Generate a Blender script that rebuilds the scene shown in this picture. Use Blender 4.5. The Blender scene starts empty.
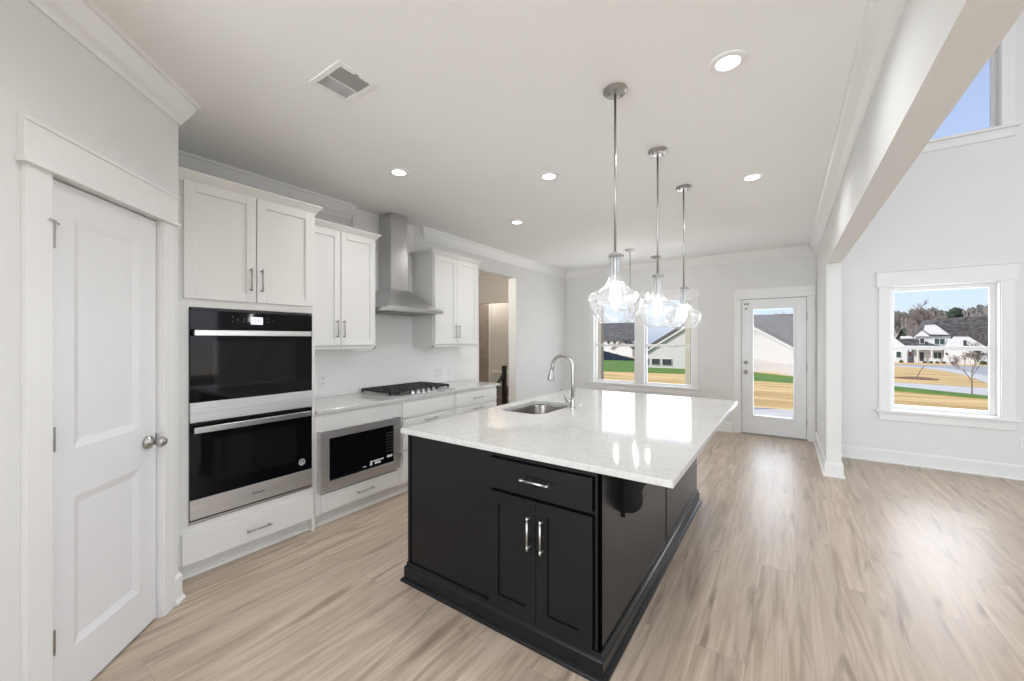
import bpy, bmesh, math, random
from mathutils import Vector, Matrix
random.seed(7)
S = bpy.context.scene
COL = S.collection
# ------------------------------------------------------------------ camera
FPX, YAW, EYE = 395.0, 34.75, 1.44
cd = bpy.data.cameras.new('camera'); cam = bpy.data.objects.new('camera', cd); COL.objects.link(cam)
cd.sensor_fit = 'HORIZONTAL'; cd.sensor_width = 36.0; cd.lens = FPX * 36.0 / 1024.0
cd.shift_y = -1.0 / 1024.0; cd.clip_start = 0.05; cd.clip_end = 600
cam.location = (0, 0, EYE); cam.rotation_euler = (math.radians(90), 0, math.radians(YAW))
S.camera = cam
# ------------------------------------------------------------------ world
W = bpy.data.worlds.new('sky'); S.world = W; W.use_nodes = True
wn = W.node_tree.nodes; wl = W.node_tree.links; wn.clear()
sky = wn.new('ShaderNodeTexSky'); sky.sky_type = 'NISHITA'; sky.sun_disc = False
sky.sun_elevation = math.radians(38); sky.sun_rotation = math.radians(200)
sky.air_density = 1.0; sky.dust_density = 1.2; sky.ozone_density = 1.5
sc_ = wn.new('ShaderNodeVectorMath'); sc_.operation = 'SCALE'; sc_.inputs[3].default_value = 0.135
mixw = wn.new('ShaderNodeMix'); mixw.data_type = 'RGBA'; mixw.inputs[0].default_value = 0.55
mixw.inputs[7].default_value = (0.58, 0.69, 1.0, 1)
bg = wn.new('ShaderNodeBackground'); bg.inputs[1].default_value = 1.0
wo = wn.new('ShaderNodeOutputWorld')
wl.new(sky.outputs[0], sc_.inputs[0]); wl.new(sc_.outputs[0], mixw.inputs[6])
wl.new(mixw.outputs[2], bg.inputs[0]); wl.new(bg.outputs[0], wo.inputs[0])
# ------------------------------------------------------------------ sun, window daylight and added fill from unseen openings
def lamp(kind, name, loc, rot, energy, color=(1, 1, 1), **kw):
    d = bpy.data.lights.new(name, kind); d.energy = energy; d.color = color
    for k, v in kw.items(): setattr(d, k, v)
    o = bpy.data.objects.new(name, d); COL.objects.link(o); o.location = loc; o.rotation_euler = rot
    return o
sun = lamp('SUN', 'sun', (0, -20, 30), (math.radians(52), 0, math.radians(-50)), 4.3, (1.0, 0.97, 0.92), angle=0.02)
R90 = math.radians(90)
FILL_E = 1.0
# fill lamps added in unseen openings, right wall and behind the camera
lamp('AREA', 'fill_right', (5.55, 0.6, 2.8), (0, R90, 0), 168 * FILL_E, (0.95, 0.97, 1.0), shape='RECTANGLE', size=4.4, size_y=6.4)
lamp('AREA', 'fill_front', (-0.2, -4.55, 1.45), (-R90, 0, math.radians(180)), 225 * FILL_E, (0.88, 0.94, 1.0), shape='RECTANGLE', size=2.7, size_y=1.9)
lamp('AREA', 'daylight_back_window', (-2.11, 7.25, 1.4), (-R90, 0, 0), 24, (0.88, 0.94, 1.0), shape='RECTANGLE', size=1.6, size_y=1.4)
lamp('AREA', 'daylight_back_door', (-0.16, 7.3, 1.1), (-R90, 0, 0), 9, (0.88, 0.94, 1.0), shape='RECTANGLE', size=0.5, size_y=1.6)
lamp('AREA', 'daylight_living_window', (1.42, 6.6, 1.34), (-R90, 0, 0), 20, (0.93, 0.96, 1.0), shape='RECTANGLE', size=0.8, size_y=1.3)
for n in ('daylight_back_window', 'daylight_back_door', 'daylight_living_window', 'fill_right', 'fill_front'):
    bpy.data.objects[n].visible_camera = False
CAN_E = 5.4
S.view_settings.view_transform = 'Standard'; S.view_settings.look = 'None'
S.view_settings.gamma = 1.0; S.view_settings.use_curve_mapping = False
S.view_settings.exposure = 0.18
S.cycles.use_denoising = True
S.cycles.max_bounces = 10; S.cycles.diffuse_bounces = 6; S.cycles.glossy_bounces = 5
S.cycles.transparent_max_bounces = 24; S.cycles.caustics_reflective = False; S.cycles.caustics_refractive = False
S.cycles.sample_clamp_indirect = 6.0
# ------------------------------------------------------------------ materials
MATS = {}
def mat(name, col, rough=0.5, metal=0.0, emit=None, estr=0.0, spec=None, coat=0.0, aniso=0.0):
    m = bpy.data.materials.new(name); m.use_nodes = True
    b = m.node_tree.nodes['Principled BSDF']
    b.inputs['Base Color'].default_value = (*col, 1); b.inputs['Roughness'].default_value = rough
    b.inputs['Metallic'].default_value = metal
    if spec is not None: b.inputs['Specular IOR Level'].default_value = spec
    if coat: b.inputs['Coat Weight'].default_value = coat; b.inputs['Coat Roughness'].default_value = 0.05
    if emit: b.inputs['Emission Color'].default_value = (*emit, 1); b.inputs['Emission Strength'].default_value = estr
    MATS[name] = m
    return m
def nodes(m):
    nt = m.node_tree
    return nt, nt.nodes, nt.links, nt.nodes['Principled BSDF']
def geo_pos(nt):
    g = nt.nodes.new('ShaderNodeNewGeometry'); return g.outputs['Position']
def noise_var(m, col2, scale, amount=1.0, stretch=(1, 1, 1), detail=4, bump=0.0, lo=0.35, hi=0.65):
    """vary the base colour with a noise, and optionally bump it"""
    nt, N, L, b = nodes(m)
    mp = N.new('ShaderNodeMapping'); mp.inputs['Scale'].default_value = stretch
    L.new(geo_pos(nt), mp.inputs['Vector'])
    nz = N.new('ShaderNodeTexNoise'); nz.inputs['Scale'].default_value = scale; nz.inputs['Detail'].default_value = detail
    L.new(mp.outputs[0], nz.inputs['Vector'])
    rp = N.new('ShaderNodeMapRange'); rp.inputs[1].default_value = lo; rp.inputs[2].default_value = hi
    rp.inputs[4].default_value = amount
    L.new(nz.outputs[0], rp.inputs[0])
    mx = N.new('ShaderNodeMix'); mx.data_type = 'RGBA'
    mx.inputs[6].default_value = b.inputs['Base Color'].default_value; mx.inputs[7].default_value = (*col2, 1)
    L.new(rp.outputs[0], mx.inputs[0]); L.new(mx.outputs[2], b.inputs['Base Color'])
    if bump:
        bp = N.new('ShaderNodeBump'); bp.inputs['Strength'].default_value = bump; bp.inputs['Distance'].default_value = 0.002
        L.new(nz.outputs[0], bp.inputs['Height']); L.new(bp.outputs[0], b.inputs['Normal'])
    return m
noise_var(mat('wall_paint', (0.74, 0.742, 0.728), 0.9), (0.725, 0.727, 0.713), 3.0)
noise_var(mat('ceiling_paint', (0.855, 0.86, 0.85), 0.95), (0.845, 0.85, 0.84), 2.0)
noise_var(mat('trim_paint', (0.79, 0.79, 0.775), 0.35), (0.77, 0.77, 0.755), 5.0)
noise_var(mat('door_paint', (0.76, 0.765, 0.77), 0.32), (0.745, 0.75, 0.755), 5.0)
noise_var(mat('cabinet_white', (0.74, 0.735, 0.71), 0.32), (0.73, 0.725, 0.70), 4.0)
mat('cabinet_shadow', (0.55, 0.54, 0.52), 0.6)
noise_var(mat('island_paint', (0.0055, 0.0062, 0.0072), 0.25, spec=0.31), (0.0070, 0.0076, 0.0086), 6.0)
noise_var(mat('steel', (0.74, 0.73, 0.715), 0.44, 1.0), (0.62, 0.61, 0.60), 3.0, stretch=(1, 1, 70))
noise_var(mat('steel_hood', (0.60, 0.60, 0.60), 0.28, 1.0), (0.55, 0.55, 0.55), 3.0, stretch=(60, 60, 1))
for n_ in ('steel', 'steel_hood'):
    b_ = MATS[n_].node_tree.nodes['Principled BSDF']; b_.inputs['Anisotropic'].default_value = 0.5; b_.inputs['Anisotropic Rotation'].default_value = 0.25 if n_ == 'steel_hood' else 0.0
mat('nickel', (0.42, 0.41, 0.39), 0.32, 1.0)
mat('bright_handle', (0.66, 0.66, 0.65), 0.28, 1.0)
mat('black_glass', (0.004, 0.004, 0.005), 0.04, spec=0.22)
mat('oven_window', (0.008, 0.008, 0.009), 0.05, spec=0.30)
mat('black_iron', (0.022, 0.022, 0.023), 0.55)
mat('black_plastic', (0.012, 0.012, 0.012), 0.4)
mat('sink_steel', (0.30, 0.275, 0.25), 0.30, 1.0)
mat('display', (0.6, 0.6, 0.7), 0.3, emit=(0.80, 0.80, 0.98), estr=0.8)
mat('ink', (0.20, 0.20, 0.32), 0.5)
mat('white_print', (0.75, 0.75, 0.75), 0.5)
mat('grey_print', (0.12, 0.12, 0.12), 0.5)
mat('sticker_silver', (0.45, 0.45, 0.45), 0.35)
mat('plate_white', (0.80, 0.80, 0.79), 0.35)
mat('slot_dark', (0.05, 0.05, 0.05), 0.6)
mat('vent_grey', (0.30, 0.30, 0.29), 0.6)
mat('lens', (1, 1, 1), 0.4, emit=(1.0, 0.97, 0.92), estr=9.0)
mat('bulb', (1, 1, 1), 0.3, emit=(1.0, 0.96, 0.91), estr=42.0)
mat('vinyl', (0.80, 0.80, 0.80), 0.35)
mat('gap_dark', (0.06, 0.06, 0.06), 0.7)
mat('sensor_grey', (0.30, 0.36, 0.34), 0.4)
# counter quartz
def quartz(name):
    m = mat(name, (0.73, 0.72, 0.69), 0.07, spec=0.5)
    nt, N, L, b = nodes(m); pos = geo_pos(nt)
    n1 = N.new('ShaderNodeTexNoise'); n1.inputs['Scale'].default_value = 7.0; n1.inputs['Detail'].default_value = 9; n1.inputs['Distortion'].default_value = 1.6
    n2 = N.new('ShaderNodeTexNoise'); n2.inputs['Scale'].default_value = 55; n2.inputs['Detail'].default_value = 5
    L.new(pos, n1.inputs[0]); L.new(pos, n2.inputs[0])
    r1 = N.new('ShaderNodeValToRGB'); e = r1.color_ramp.elements
    e[0].position = 0.44; e[0].color = (0, 0, 0, 1); e[1].position = 0.56; e[1].color = (0, 0, 0, 1)
    k = r1.color_ramp.elements.new(0.50); k.color = (1, 1, 1, 1)
    L.new(n1.outputs[0], r1.inputs[0])
    mr = N.new('ShaderNodeMapRange'); mr.inputs[1].default_value = 0.42; mr.inputs[2].default_value = 0.68; mr.inputs[4].default_value = 0.30
    L.new(n2.outputs[0], mr.inputs[0])
    ad = N.new('ShaderNodeMath'); ad.operation = 'MULTIPLY'; ad.inputs[1].default_value = 0.22
    L.new(r1.outputs[0], ad.inputs[0])
    mxm = N.new('ShaderNodeMath'); mxm.operation = 'ADD'; L.new(ad.outputs[0], mxm.inputs[0]); L.new(mr.outputs[0], mxm.inputs[1])
    mx = N.new('ShaderNodeMix'); mx.data_type = 'RGBA'; mx.inputs[6].default_value = (0.565, 0.562, 0.545, 1); mx.inputs[7].default_value = (0.42, 0.41, 0.38, 1)
    L.new(mxm.outputs[0], mx.inputs[0]); L.new(mx.outputs[2], b.inputs['Base Color'])
quartz('quartz')
# floor planks
def plank_floor():
    m = mat('oak_planks', (0.4, 0.3, 0.2), 0.32, spec=0.5)
    nt, N, L, b = nodes(m); pos = geo_pos(nt)
    sp = N.new('ShaderNodeSeparateXYZ'); L.new(pos, sp.inputs[0])
    cb = N.new('ShaderNodeCombineXYZ'); L.new(sp.outputs[1], cb.inputs[0]); L.new(sp.outputs[0], cb.inputs[1])
    br = N.new('ShaderNodeTexBrick'); br.offset = 0.37; br.offset_frequency = 2
    br.inputs['Color1'].default_value = (0, 0, 0, 1); br.inputs['Color2'].default_value = (1, 1, 1, 1); br.inputs['Mortar'].default_value = (0.5, 0.5, 0.5, 1)
    br.inputs['Scale'].default_value = 1.0; br.inputs['Mortar Size'].default_value = 0.0011; br.inputs['Mortar Smooth'].default_value = 0.3
    br.inputs['Brick Width'].default_value = 1.52; br.inputs['Row Height'].default_value = 0.203
    mpo = N.new('ShaderNodeVectorMath'); mpo.operation = 'ADD'; mpo.inputs[1].default_value = (10.13, 20.3 - 0.143 + 0.29, 0)
    L.new(cb.outputs[0], mpo.inputs[0]); L.new(mpo.outputs[0], br.inputs['Vector'])
    # grain, shifted per plank
    sh = N.new('ShaderNodeVectorMath'); sh.operation = 'SCALE'; sh.inputs[3].default_value = 7.0
    L.new(br.outputs[0], sh.inputs[0])
    ad = N.new('ShaderNodeVectorMath'); ad.operation = 'ADD'; L.new(pos, ad.inputs[0]); L.new(sh.outputs[0], ad.inputs[1])
    def grain(sx, sy, sc, det, dist):
        mp = N.new('ShaderNodeMapping'); mp.inputs['Scale'].default_value = (sx, sy, 1); L.new(ad.outputs[0], mp.inputs[0])
        n = N.new('ShaderNodeTexNoise'); n.inputs['Scale'].default_value = sc; n.inputs['Detail'].default_value = det
        n.inputs['Distortion'].default_value = dist; L.new(mp.outputs[0], n.inputs[0]); return n.outputs[0]
    def rng(src, a, b_, c, d):
        r = N.new('ShaderNodeMapRange'); r.inputs[1].default_value = a; r.inputs[2].default_value = b_
        r.inputs[3].default_value = c; r.inputs[4].default_value = d; L.new(src, r.inputs[0]); return r.outputs[0]
    def mixc(f, A, Bc, blend='MIX'):
        x = N.new('ShaderNodeMix'); x.data_type = 'RGBA'; x.blend_type = blend
        if isinstance(f, float): x.inputs[0].default_value = f
        else: L.new(f, x.inputs[0])
        if isinstance(A, tuple): x.inputs[6].default_value = A
        else: L.new(A, x.inputs[6])
        if isinstance(Bc, tuple): x.inputs[7].default_value = Bc
        else: L.new(Bc, x.inputs[7])
        return x.outputs[2]
    g1 = grain(11, 0.8, 1.4, 6, 1.5); g2 = grain(80, 2.0, 1.4, 3, 0.6); g3 = grain(7, 0.8, 1.1, 4, 2.0)
    base = mixc(rng(g1, 0.32, 0.66, 0.0, 1.0), (0.385, 0.290, 0.208, 1), (0.59, 0.485, 0.380, 1))
    sb = N.new('ShaderNodeSeparateXYZ'); L.new(br.outputs[0], sb.inputs[0])
    base = mixc(rng(sb.outputs[0], 0, 1, 0.0, 0.30), base, (0.36, 0.30, 0.25, 1))
    base = mixc(rng(g2, 0.40, 0.70, 0.0, 0.24), base, (0.24, 0.19, 0.15, 1))
    base = mixc(rng(g3, 0.56, 0.74, 0.0, 0.72), base, (0.17, 0.122, 0.088, 1))
    base = mixc(rng(br.outputs['Fac'], 0, 1, 0, 0.42), base, (0.12, 0.09, 0.07, 1))
    L.new(base, b.inputs['Base Color'])
    L.new(rng(g1, 0.3, 0.7, 0.30, 0.40), b.inputs['Roughness'])
    bp = N.new('ShaderNodeBump'); bp.inputs['Strength'].default_value = 0.12; bp.inputs['Distance'].default_value = 0.001
    L.new(g2, bp.inputs['Height']); L.new(bp.outputs[0], b.inputs['Normal'])
plank_floor()
# hexagonal mosaic tile, wall in the y-z plane
def hex_tile():
    m = mat('hex_tile', (0.7, 0.7, 0.7), 0.12)
    nt, N, L, b = nodes(m); pos = geo_pos(nt)
    sp = N.new('ShaderNodeSeparateXYZ'); L.new(pos, sp.inputs[0])
    cb = N.new('ShaderNodeCombineXYZ'); L.new(sp.outputs[1], cb.inputs[0]); L.new(sp.outputs[2], cb.inputs[1])
    def V(op, a, b_=None, s=None):
        n = N.new('ShaderNodeVectorMath'); n.operation = op
        for i, x in enumerate((a, b_)):
            if x is None: continue
            if isinstance(x, tuple): n.inputs[i].default_value = x
            else: L.new(x, n.inputs[i])
        if s is not None: n.inputs[3].default_value = s
        return n
    p = V('SCALE', cb.outputs[0], s=1 / 0.034).outputs[0]
    p = V('ADD', p, (1000.0, 1000.0 * 1.7320508, 0.5)).outputs[0]
    r = (1.0, 1.7320508, 1.0); h = (0.5, 0.8660254, 0.5)
    a = V('SUBTRACT', V('MODULO', p, r).outputs[0], h).outputs[0]
    c = V('SUBTRACT', V('MODULO', V('SUBTRACT', p, (0.5, 0.8660254, 0)).outputs[0], r).outputs[0], h).outputs[0]
    la = V('LENGTH', a).outputs[1]; lc = V('LENGTH', c).outputs[1]
    lt = N.new('ShaderNodeMath'); lt.operation = 'LESS_THAN'; L.new(la, lt.inputs[0]); L.new(lc, lt.inputs[1])
    mx = N.new('ShaderNodeMix'); mx.data_type = 'VECTOR'; L.new(lt.outputs[0], mx.inputs[0]); L.new(c, mx.inputs[4]); L.new(a, mx.inputs[5])
    g = V('ABSOLUTE', mx.outputs[1]).outputs[0]
    d1 = V('DOT_PRODUCT', g, (0.5, 0.8660254, 0)).outputs[1]
    s2 = N.new('ShaderNodeSeparateXYZ'); L.new(g, s2.inputs[0])
    mm = N.new('ShaderNodeMath'); mm.operation = 'MAXIMUM'; L.new(d1, mm.inputs[0]); L.new(s2.outputs[0], mm.inputs[1])
    mr = N.new('ShaderNodeMapRange'); mr.inputs[1].default_value = 0.42; mr.inputs[2].default_value = 0.46; L.new(mm.outputs[0], mr.inputs[0])
    cx = N.new('ShaderNodeMix'); cx.data_type = 'RGBA'; cx.inputs[6].default_value = (0.90, 0.90, 0.88, 1); cx.inputs[7].default_value = (0.72, 0.71, 0.69, 1)
    L.new(mr.outputs[0], cx.inputs[0]); L.new(cx.outputs[2], b.inputs['Base Color'])
    rr = N.new('ShaderNodeMapRange'); rr.inputs[3].default_value = 0.12; rr.inputs[4].default_value = 0.8; L.new(mr.outputs[0], rr.inputs[0]); L.new(rr.outputs[0], b.inputs['Roughness'])
    bp = N.new('ShaderNodeBump'); bp.inputs['Strength'].default_value = 0.5; bp.inputs['Distance'].default_value = 0.0015; bp.invert = True
    L.new(mr.outputs[0], bp.inputs['Height']); L.new(bp.outputs[0], b.inputs['Normal'])
hex_tile()
# thin glass: transparent with a fresnel gloss, and a milky haze on the shades standing in for bulb glare
def glass(name, tint=(1, 1, 1), gloss=0.06, edge=0.5, haze=0.0, rough=0.0):
    m = bpy.data.materials.new(name); m.use_nodes = True; MATS[name] = m
    nt = m.node_tree; N = nt.nodes; L = nt.links; N.clear()
    out = N.new('ShaderNodeOutputMaterial'); tr = N.new('ShaderNodeBsdfTransparent'); tr.inputs[0].default_value = (*tint, 1)
    gl = N.new('ShaderNodeBsdfGlossy'); gl.inputs['Roughness'].default_value = rough
    lw = N.new('ShaderNodeLayerWeight'); lw.inputs[0].default_value = 0.35
    mr = N.new('ShaderNodeMapRange'); mr.inputs[3].default_value = gloss; mr.inputs[4].default_value = edge
    L.new(lw.outputs['Facing'], mr.inputs[0])
    mx = N.new('ShaderNodeMixShader'); L.new(mr.outputs[0], mx.inputs[0]); L.new(tr.outputs[0], mx.inputs[1]); L.new(gl.outputs[0], mx.inputs[2])
    last = mx
    if haze:
        tl = N.new('ShaderNodeBsdfTranslucent'); tl.inputs[0].default_value = (0.95, 0.96, 1, 1)
        df = N.new('ShaderNodeBsdfDiffuse'); df.inputs[0].default_value = (0.95, 0.96, 1, 1)
        m1 = N.new('ShaderNodeMixShader'); m1.inputs[0].default_value = 0.5; L.new(tl.outputs[0], m1.inputs[1]); L.new(df.outputs[0], m1.inputs[2])
        nz = N.new('ShaderNodeTexNoise'); nz.inputs['Scale'].default_value = 30; L.new(geo_pos(nt), nz.inputs[0])
        hz = N.new('ShaderNodeMapRange'); hz.inputs[3].default_value = haze * 0.5; hz.inputs[4].default_value = haze * 1.5; L.new(nz.outputs[0], hz.inputs[0])
        m2 = N.new('ShaderNodeMixShader'); L.new(hz.outputs[0], m2.inputs[0]); L.new(mx.outputs[0], m2.inputs[1]); L.new(m1.outputs[0], m2.inputs[2]); last = m2
    L.new(last.outputs[0], out.inputs[0])
    return m
glass('window_glass', gloss=0.006, edge=0.20)
glass('shade_glass', tint=(0.97, 0.98, 0.98), gloss=0.035, edge=0.50, haze=0.055)
# exterior
noise_var(mat('straw_grass', (0.62, 0.44, 0.20), 1.0), (0.42, 0.27, 0.10), 0.7, stretch=(0.35, 1.6, 1), detail=9, lo=0.42, hi=0.60)
noise_var(mat('green_grass', (0.055, 0.135, 0.012), 1.0), (0.11, 0.21, 0.02), 1.5, detail=8)
noise_var(mat('concrete', (0.52, 0.51, 0.50), 0.9), (0.47, 0.46, 0.45), 2.0)
noise_var(mat('asphalt', (0.35, 0.35, 0.36), 0.9), (0.31, 0.31, 0.32), 1.0)
mat('mulch', (0.16, 0.09, 0.05), 1.0)
noise_var(mat('shingles', (0.115, 0.113, 0.118), 0.95), (0.050, 0.049, 0.050), 1.2, detail=10, stretch=(1, 1, 2.5), lo=.4, hi=.6)
noise_var(mat('shingles_brown', (0.125, 0.112, 0.112), 0.95), (0.045, 0.038, 0.040), 3.0, detail=10, stretch=(1, 1, 2), lo=.42, hi=.58)
def siding(name, col, col2, pitch):
    m = mat(name, col, 0.8); nt, N, L, b = nodes(m); sp = N.new('ShaderNodeSeparateXYZ'); L.new(geo_pos(nt), sp.inputs[0])
    d = N.new('ShaderNodeMath'); d.operation = 'DIVIDE'; d.inputs[1].default_value = pitch; L.new(sp.outputs[2], d.inputs[0])
    f = N.new('ShaderNodeMath'); f.operation = 'FRACT'; L.new(d.outputs[0], f.inputs[0])
    g = N.new('ShaderNodeMath'); g.operation = 'LESS_THAN'; g.inputs[1].default_value = 0.12; L.new(f.outputs[0], g.inputs[0])
    x = N.new('ShaderNodeMix'); x.data_type = 'RGBA'; x.inputs[6].default_value = (*col, 1); x.inputs[7].default_value = (*col2, 1)
    L.new(g.outputs[0], x.inputs[0]); L.new(x.outputs[2], b.inputs['Base Color'])
siding('white_siding', (0.62, 0.64, 0.67), (0.52, 0.54, 0.57), 0.45)
siding('cream_siding', (0.56, 0.535, 0.52), (0.50, 0.475, 0.46), 0.30)
mat('house_glass', (0.03, 0.06, 0.06), 0.1)
mat('house_dark', (0.03, 0.03, 0.035), 0.5)
mat('house_red', (0.18, 0.05, 0.04), 0.6)
mat('fascia', (0.10, 0.09, 0.09), 0.8)
mat('fascia_white', (0.70, 0.70, 0.69), 0.7)
mat('navy_fence', (0.012, 0.020, 0.055), 0.7)
mat('porch_post', (0.40, 0.375, 0.29), 0.8)
noise_var(mat('wood_mass', (0.21, 0.195, 0.185), 1.0), (0.055, 0.062, 0.052), 0.5, detail=10, stretch=(1, 1, .6), lo=.4, hi=.6)
mat('bark', (0.20, 0.165, 0.15), 1.0)
mat('bark_light', (0.45, 0.41, 0.38), 1.0)
noise_var(mat('pine', (0.035, 0.060, 0.035), 1.0), (0.015, 0.030, 0.018), 1.5)
mat('bush', (0.05, 0.06, 0.02), 1.0)
# hallway
noise_var(mat('hall_wall', (0.62, 0.59, 0.54), 0.9), (0.60, 0.57, 0.52), 3.0)
noise_var(mat('hall_brown', (0.36, 0.31, 0.27), 0.8), (0.28, 0.24, 0.205), 4.0, detail=8)
mat('hall_grey', (0.22, 0.20, 0.18), 0.8)
# ------------------------------------------------------------------ mesh helpers
ID = Matrix.Identity(4)
M_LEFT = Matrix(((0, -1, 0, 0), (1, 0, 0, 0), (0, 0, 1, 0), (0, 0, 0, 1)))      # local x = world y, local y = -world x (into the wall)
s_ = math.sqrt(0.5)
def M_PAN(c):                                                                    # 45 degree pantry wall
    return Matrix(((-s_, -s_, 0, c / 2), (s_, -s_, 0, c / 2), (0, 0, 1, 0), (0, 0, 0, 1)))
def box(bm, x0, x1, y0, y1, z0, z1):
    v = [bm.verts.new(p) for p in ((x0, y0, z0), (x1, y0, z0), (x1, y1, z0), (x0, y1, z0), (x0, y0, z1), (x1, y0, z1), (x1, y1, z1), (x0, y1, z1))]
    for f in ((0, 3, 2, 1), (4, 5, 6, 7), (0, 1, 5, 4), (1, 2, 6, 5), (2, 3, 7, 6), (3, 0, 4, 7)): bm.faces.new([v[i] for i in f])
    return bm
def B(*boxes):
    bm = bmesh.new()
    for b in boxes: box(bm, *b)
    return bm
def prism(bm, pts, axis, a, b):
    """pts 2-D polygon; axis 'x': pts are (y,z); 'y': (x,z); 'z': (x,y)"""
    def P(p, t): return {'x': (t, p[0], p[1]), 'y': (p[0], t, p[1]), 'z': (p[0], p[1], t)}[axis]
    A = [bm.verts.new(P(p, a)) for p in pts]; Bv = [bm.verts.new(P(p, b)) for p in pts]; n = len(pts)
    bm.faces.new(A[::-1]); bm.faces.new(Bv)
    for i in range(n): bm.faces.new((A[i], A[(i + 1) % n], Bv[(i + 1) % n], Bv[i]))
    return bm
def tube(bm, pts, rad, seg=12, caps=True):
    """tube along points; rad is a number or a list"""
    pts = [Vector(p) for p in pts]; rings = []; up = None
    for i, p in enumerate(pts):
        d = (pts[min(i + 1, len(pts) - 1)] - pts[max(i - 1, 0)]).normalized()
        if up is None:
            up = Vector((0, 0, 1)) if abs(d.z) < 0.9 else Vector((1, 0, 0))
        a = d.cross(up).normalized(); c = a.cross(d).normalized(); up = c
        r = rad[i] if isinstance(rad, (list, tuple)) else rad
        rings.append([bm.verts.new(p + (a * math.cos(t) + c * math.sin(t)) * r) for t in (2 * math.pi * k / seg for k in range(seg))])
    for A, C in zip(rings, rings[1:]):
        for k in range(seg): bm.faces.new((A[k], A[(k + 1) % seg], C[(k + 1) % seg], C[k]))
    if caps: bm.faces.new(rings[0][::-1]); bm.faces.new(rings[-1])
    return bm
def lathe(bm, prof, c=(0, 0, 0), seg=32, axis='z', closed=False):
    """prof: list of (radius, height)"""
    rings = []
    for r, h in prof:
        ring = []
        for k in range(seg):
            t = 2 * math.pi * k / seg; u, v = r * math.cos(t), r * math.sin(t)
            p = {'z': (u, v, h), 'y': (u, h, v), 'x': (h, u, v)}[axis]
            ring.append(bm.verts.new((c[0] + p[0], c[1] + p[1], c[2] + p[2])))
        rings.append(ring)
    for A, C in zip(rings, rings[1:]):
        for k in range(seg): bm.faces.new((A[k], A[(k + 1) % seg], C[(k + 1) % seg], C[k]))
    if not closed:
        bm.faces.new(rings[0][::-1]); bm.faces.new(rings[-1])
    return bm
def run(bm, p0, p1, out, prof, m0=0.0, m1=0.0, z=0.0):
    """sweep a moulding profile [(out, height)] from p0 to p1; m0/m1 mitre the ends"""
    p0, p1, out = Vector((*p0, z)), Vector((*p1, z)), Vector((*out, 0)).normalized(); d = (p1 - p0).normalized()
    A = [bm.verts.new(p0 + out * o + d * (m0 * o) + Vector((0, 0, h))) for o, h in prof]
    C = [bm.verts.new(p1 + out * o + d * (m1 * o) + Vector((0, 0, h))) for o, h in prof]
    n = len(prof); bm.faces.new(A[::-1]); bm.faces.new(C)
    for i in range(n): bm.faces.new((A[i], A[(i + 1) % n], C[(i + 1) % n], C[i]))
    return bm
CROWN = [(0, -.13), (.010, -.13), (.016, -.118), (.022, -.108), (.040, -.085), (.062, -.045), (.074, -.022), (.086, -.018), (.092, 0), (0, 0)]
BASEB = [(0, 0), (.030, 0), (.030, .010), (.024, .018), (.016, .021), (.016, .132), (.008, .148), (0, .150)]
def finish(o, bevel, smooth):
    if bevel:
        md = o.modifiers.new('bevel', 'BEVEL'); md.width = bevel; md.segments = 2; md.limit_method = 'ANGLE'; md.angle_limit = math.radians(40)
        md.harden_normals = False
    if smooth:
        for p in o.data.polygons: p.use_smooth = True
def wpos(o):
    p = Vector(o.location)
    while o.parent: o = o.parent; p += Vector(o.location)
    return p
def obj(name, bm, material, parent=None, M=ID, bevel=0.0, smooth=False, mats2=None):
    """link a bmesh given in world coordinates (times M) as one mesh object"""
    bm.transform(M) if M is not ID else None
    bmesh.ops.recalc_face_normals(bm, faces=bm.faces)
    if parent is not None: org = wpos(parent); loc = Vector((0, 0, 0))
    else:
        xs = [v.co for v in bm.verts]
        org = Vector(((min(v.x for v in xs) + max(v.x for v in xs)) / 2, (min(v.y for v in xs) + max(v.y for v in xs)) / 2, min(v.z for v in xs))); loc = org
    bm.transform(Matrix.Translation(-org))
    me = bpy.data.meshes.new(name); bm.to_mesh(me); bm.free()
    me.materials.append(MATS[material])
    o = bpy.data.objects.new(name, me); COL.objects.link(o); o.location = loc
    if parent is not None: o.parent = parent
    finish(o, bevel, smooth)
    return o
def tag(o, label=None, cat=None, group=None, kind=None):
    if label: o['label'] = label
    if cat: o['category'] = cat
    if group: o['group'] = group
    if kind: o['kind'] = kind
    return o
def thing(name, label, cat, loc, group=None):
    o = bpy.data.objects.new(name, None); COL.objects.link(o); o.location = loc; o.empty_display_size = 0.1
    return tag(o, label, cat, group)
def struct(name, bm, material, label=None, parent=None, **kw):
    o = obj(name, bm, material, parent, **kw)
    if parent is None: o['kind'] = 'structure'
    if label: o['label'] = label
    return o
def copy_tree(o, parent=None):
    c = o.copy(); COL.objects.link(c); c.parent = parent
    for ch in list(o.children): copy_tree(ch, c)
    return c
def text(name, body, size, material, parent, world, rot, extrude=0.0004):
    cu = bpy.data.curves.new(name, 'FONT'); cu.body = body; cu.size = size; cu.extrude = extrude
    cu.align_x = 'CENTER'; cu.align_y = 'CENTER'; cu.materials.append(MATS[material])
    tmp = bpy.data.objects.new(name, cu); COL.objects.link(tmp); bpy.context.view_layer.update()
    me = bpy.data.meshes.new_from_object(tmp.evaluated_get(bpy.context.evaluated_depsgraph_get())); bpy.data.objects.remove(tmp)
    me.materials.clear(); me.materials.append(MATS[material])
    o = bpy.data.objects.new(name, me); COL.objects.link(o); o.parent = parent
    o.location = Vector(world) - wpos(parent); o.rotation_euler = rot
    return o
ROT_LEFT = (R90, 0, R90)   # text on a face that looks towards +x
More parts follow.
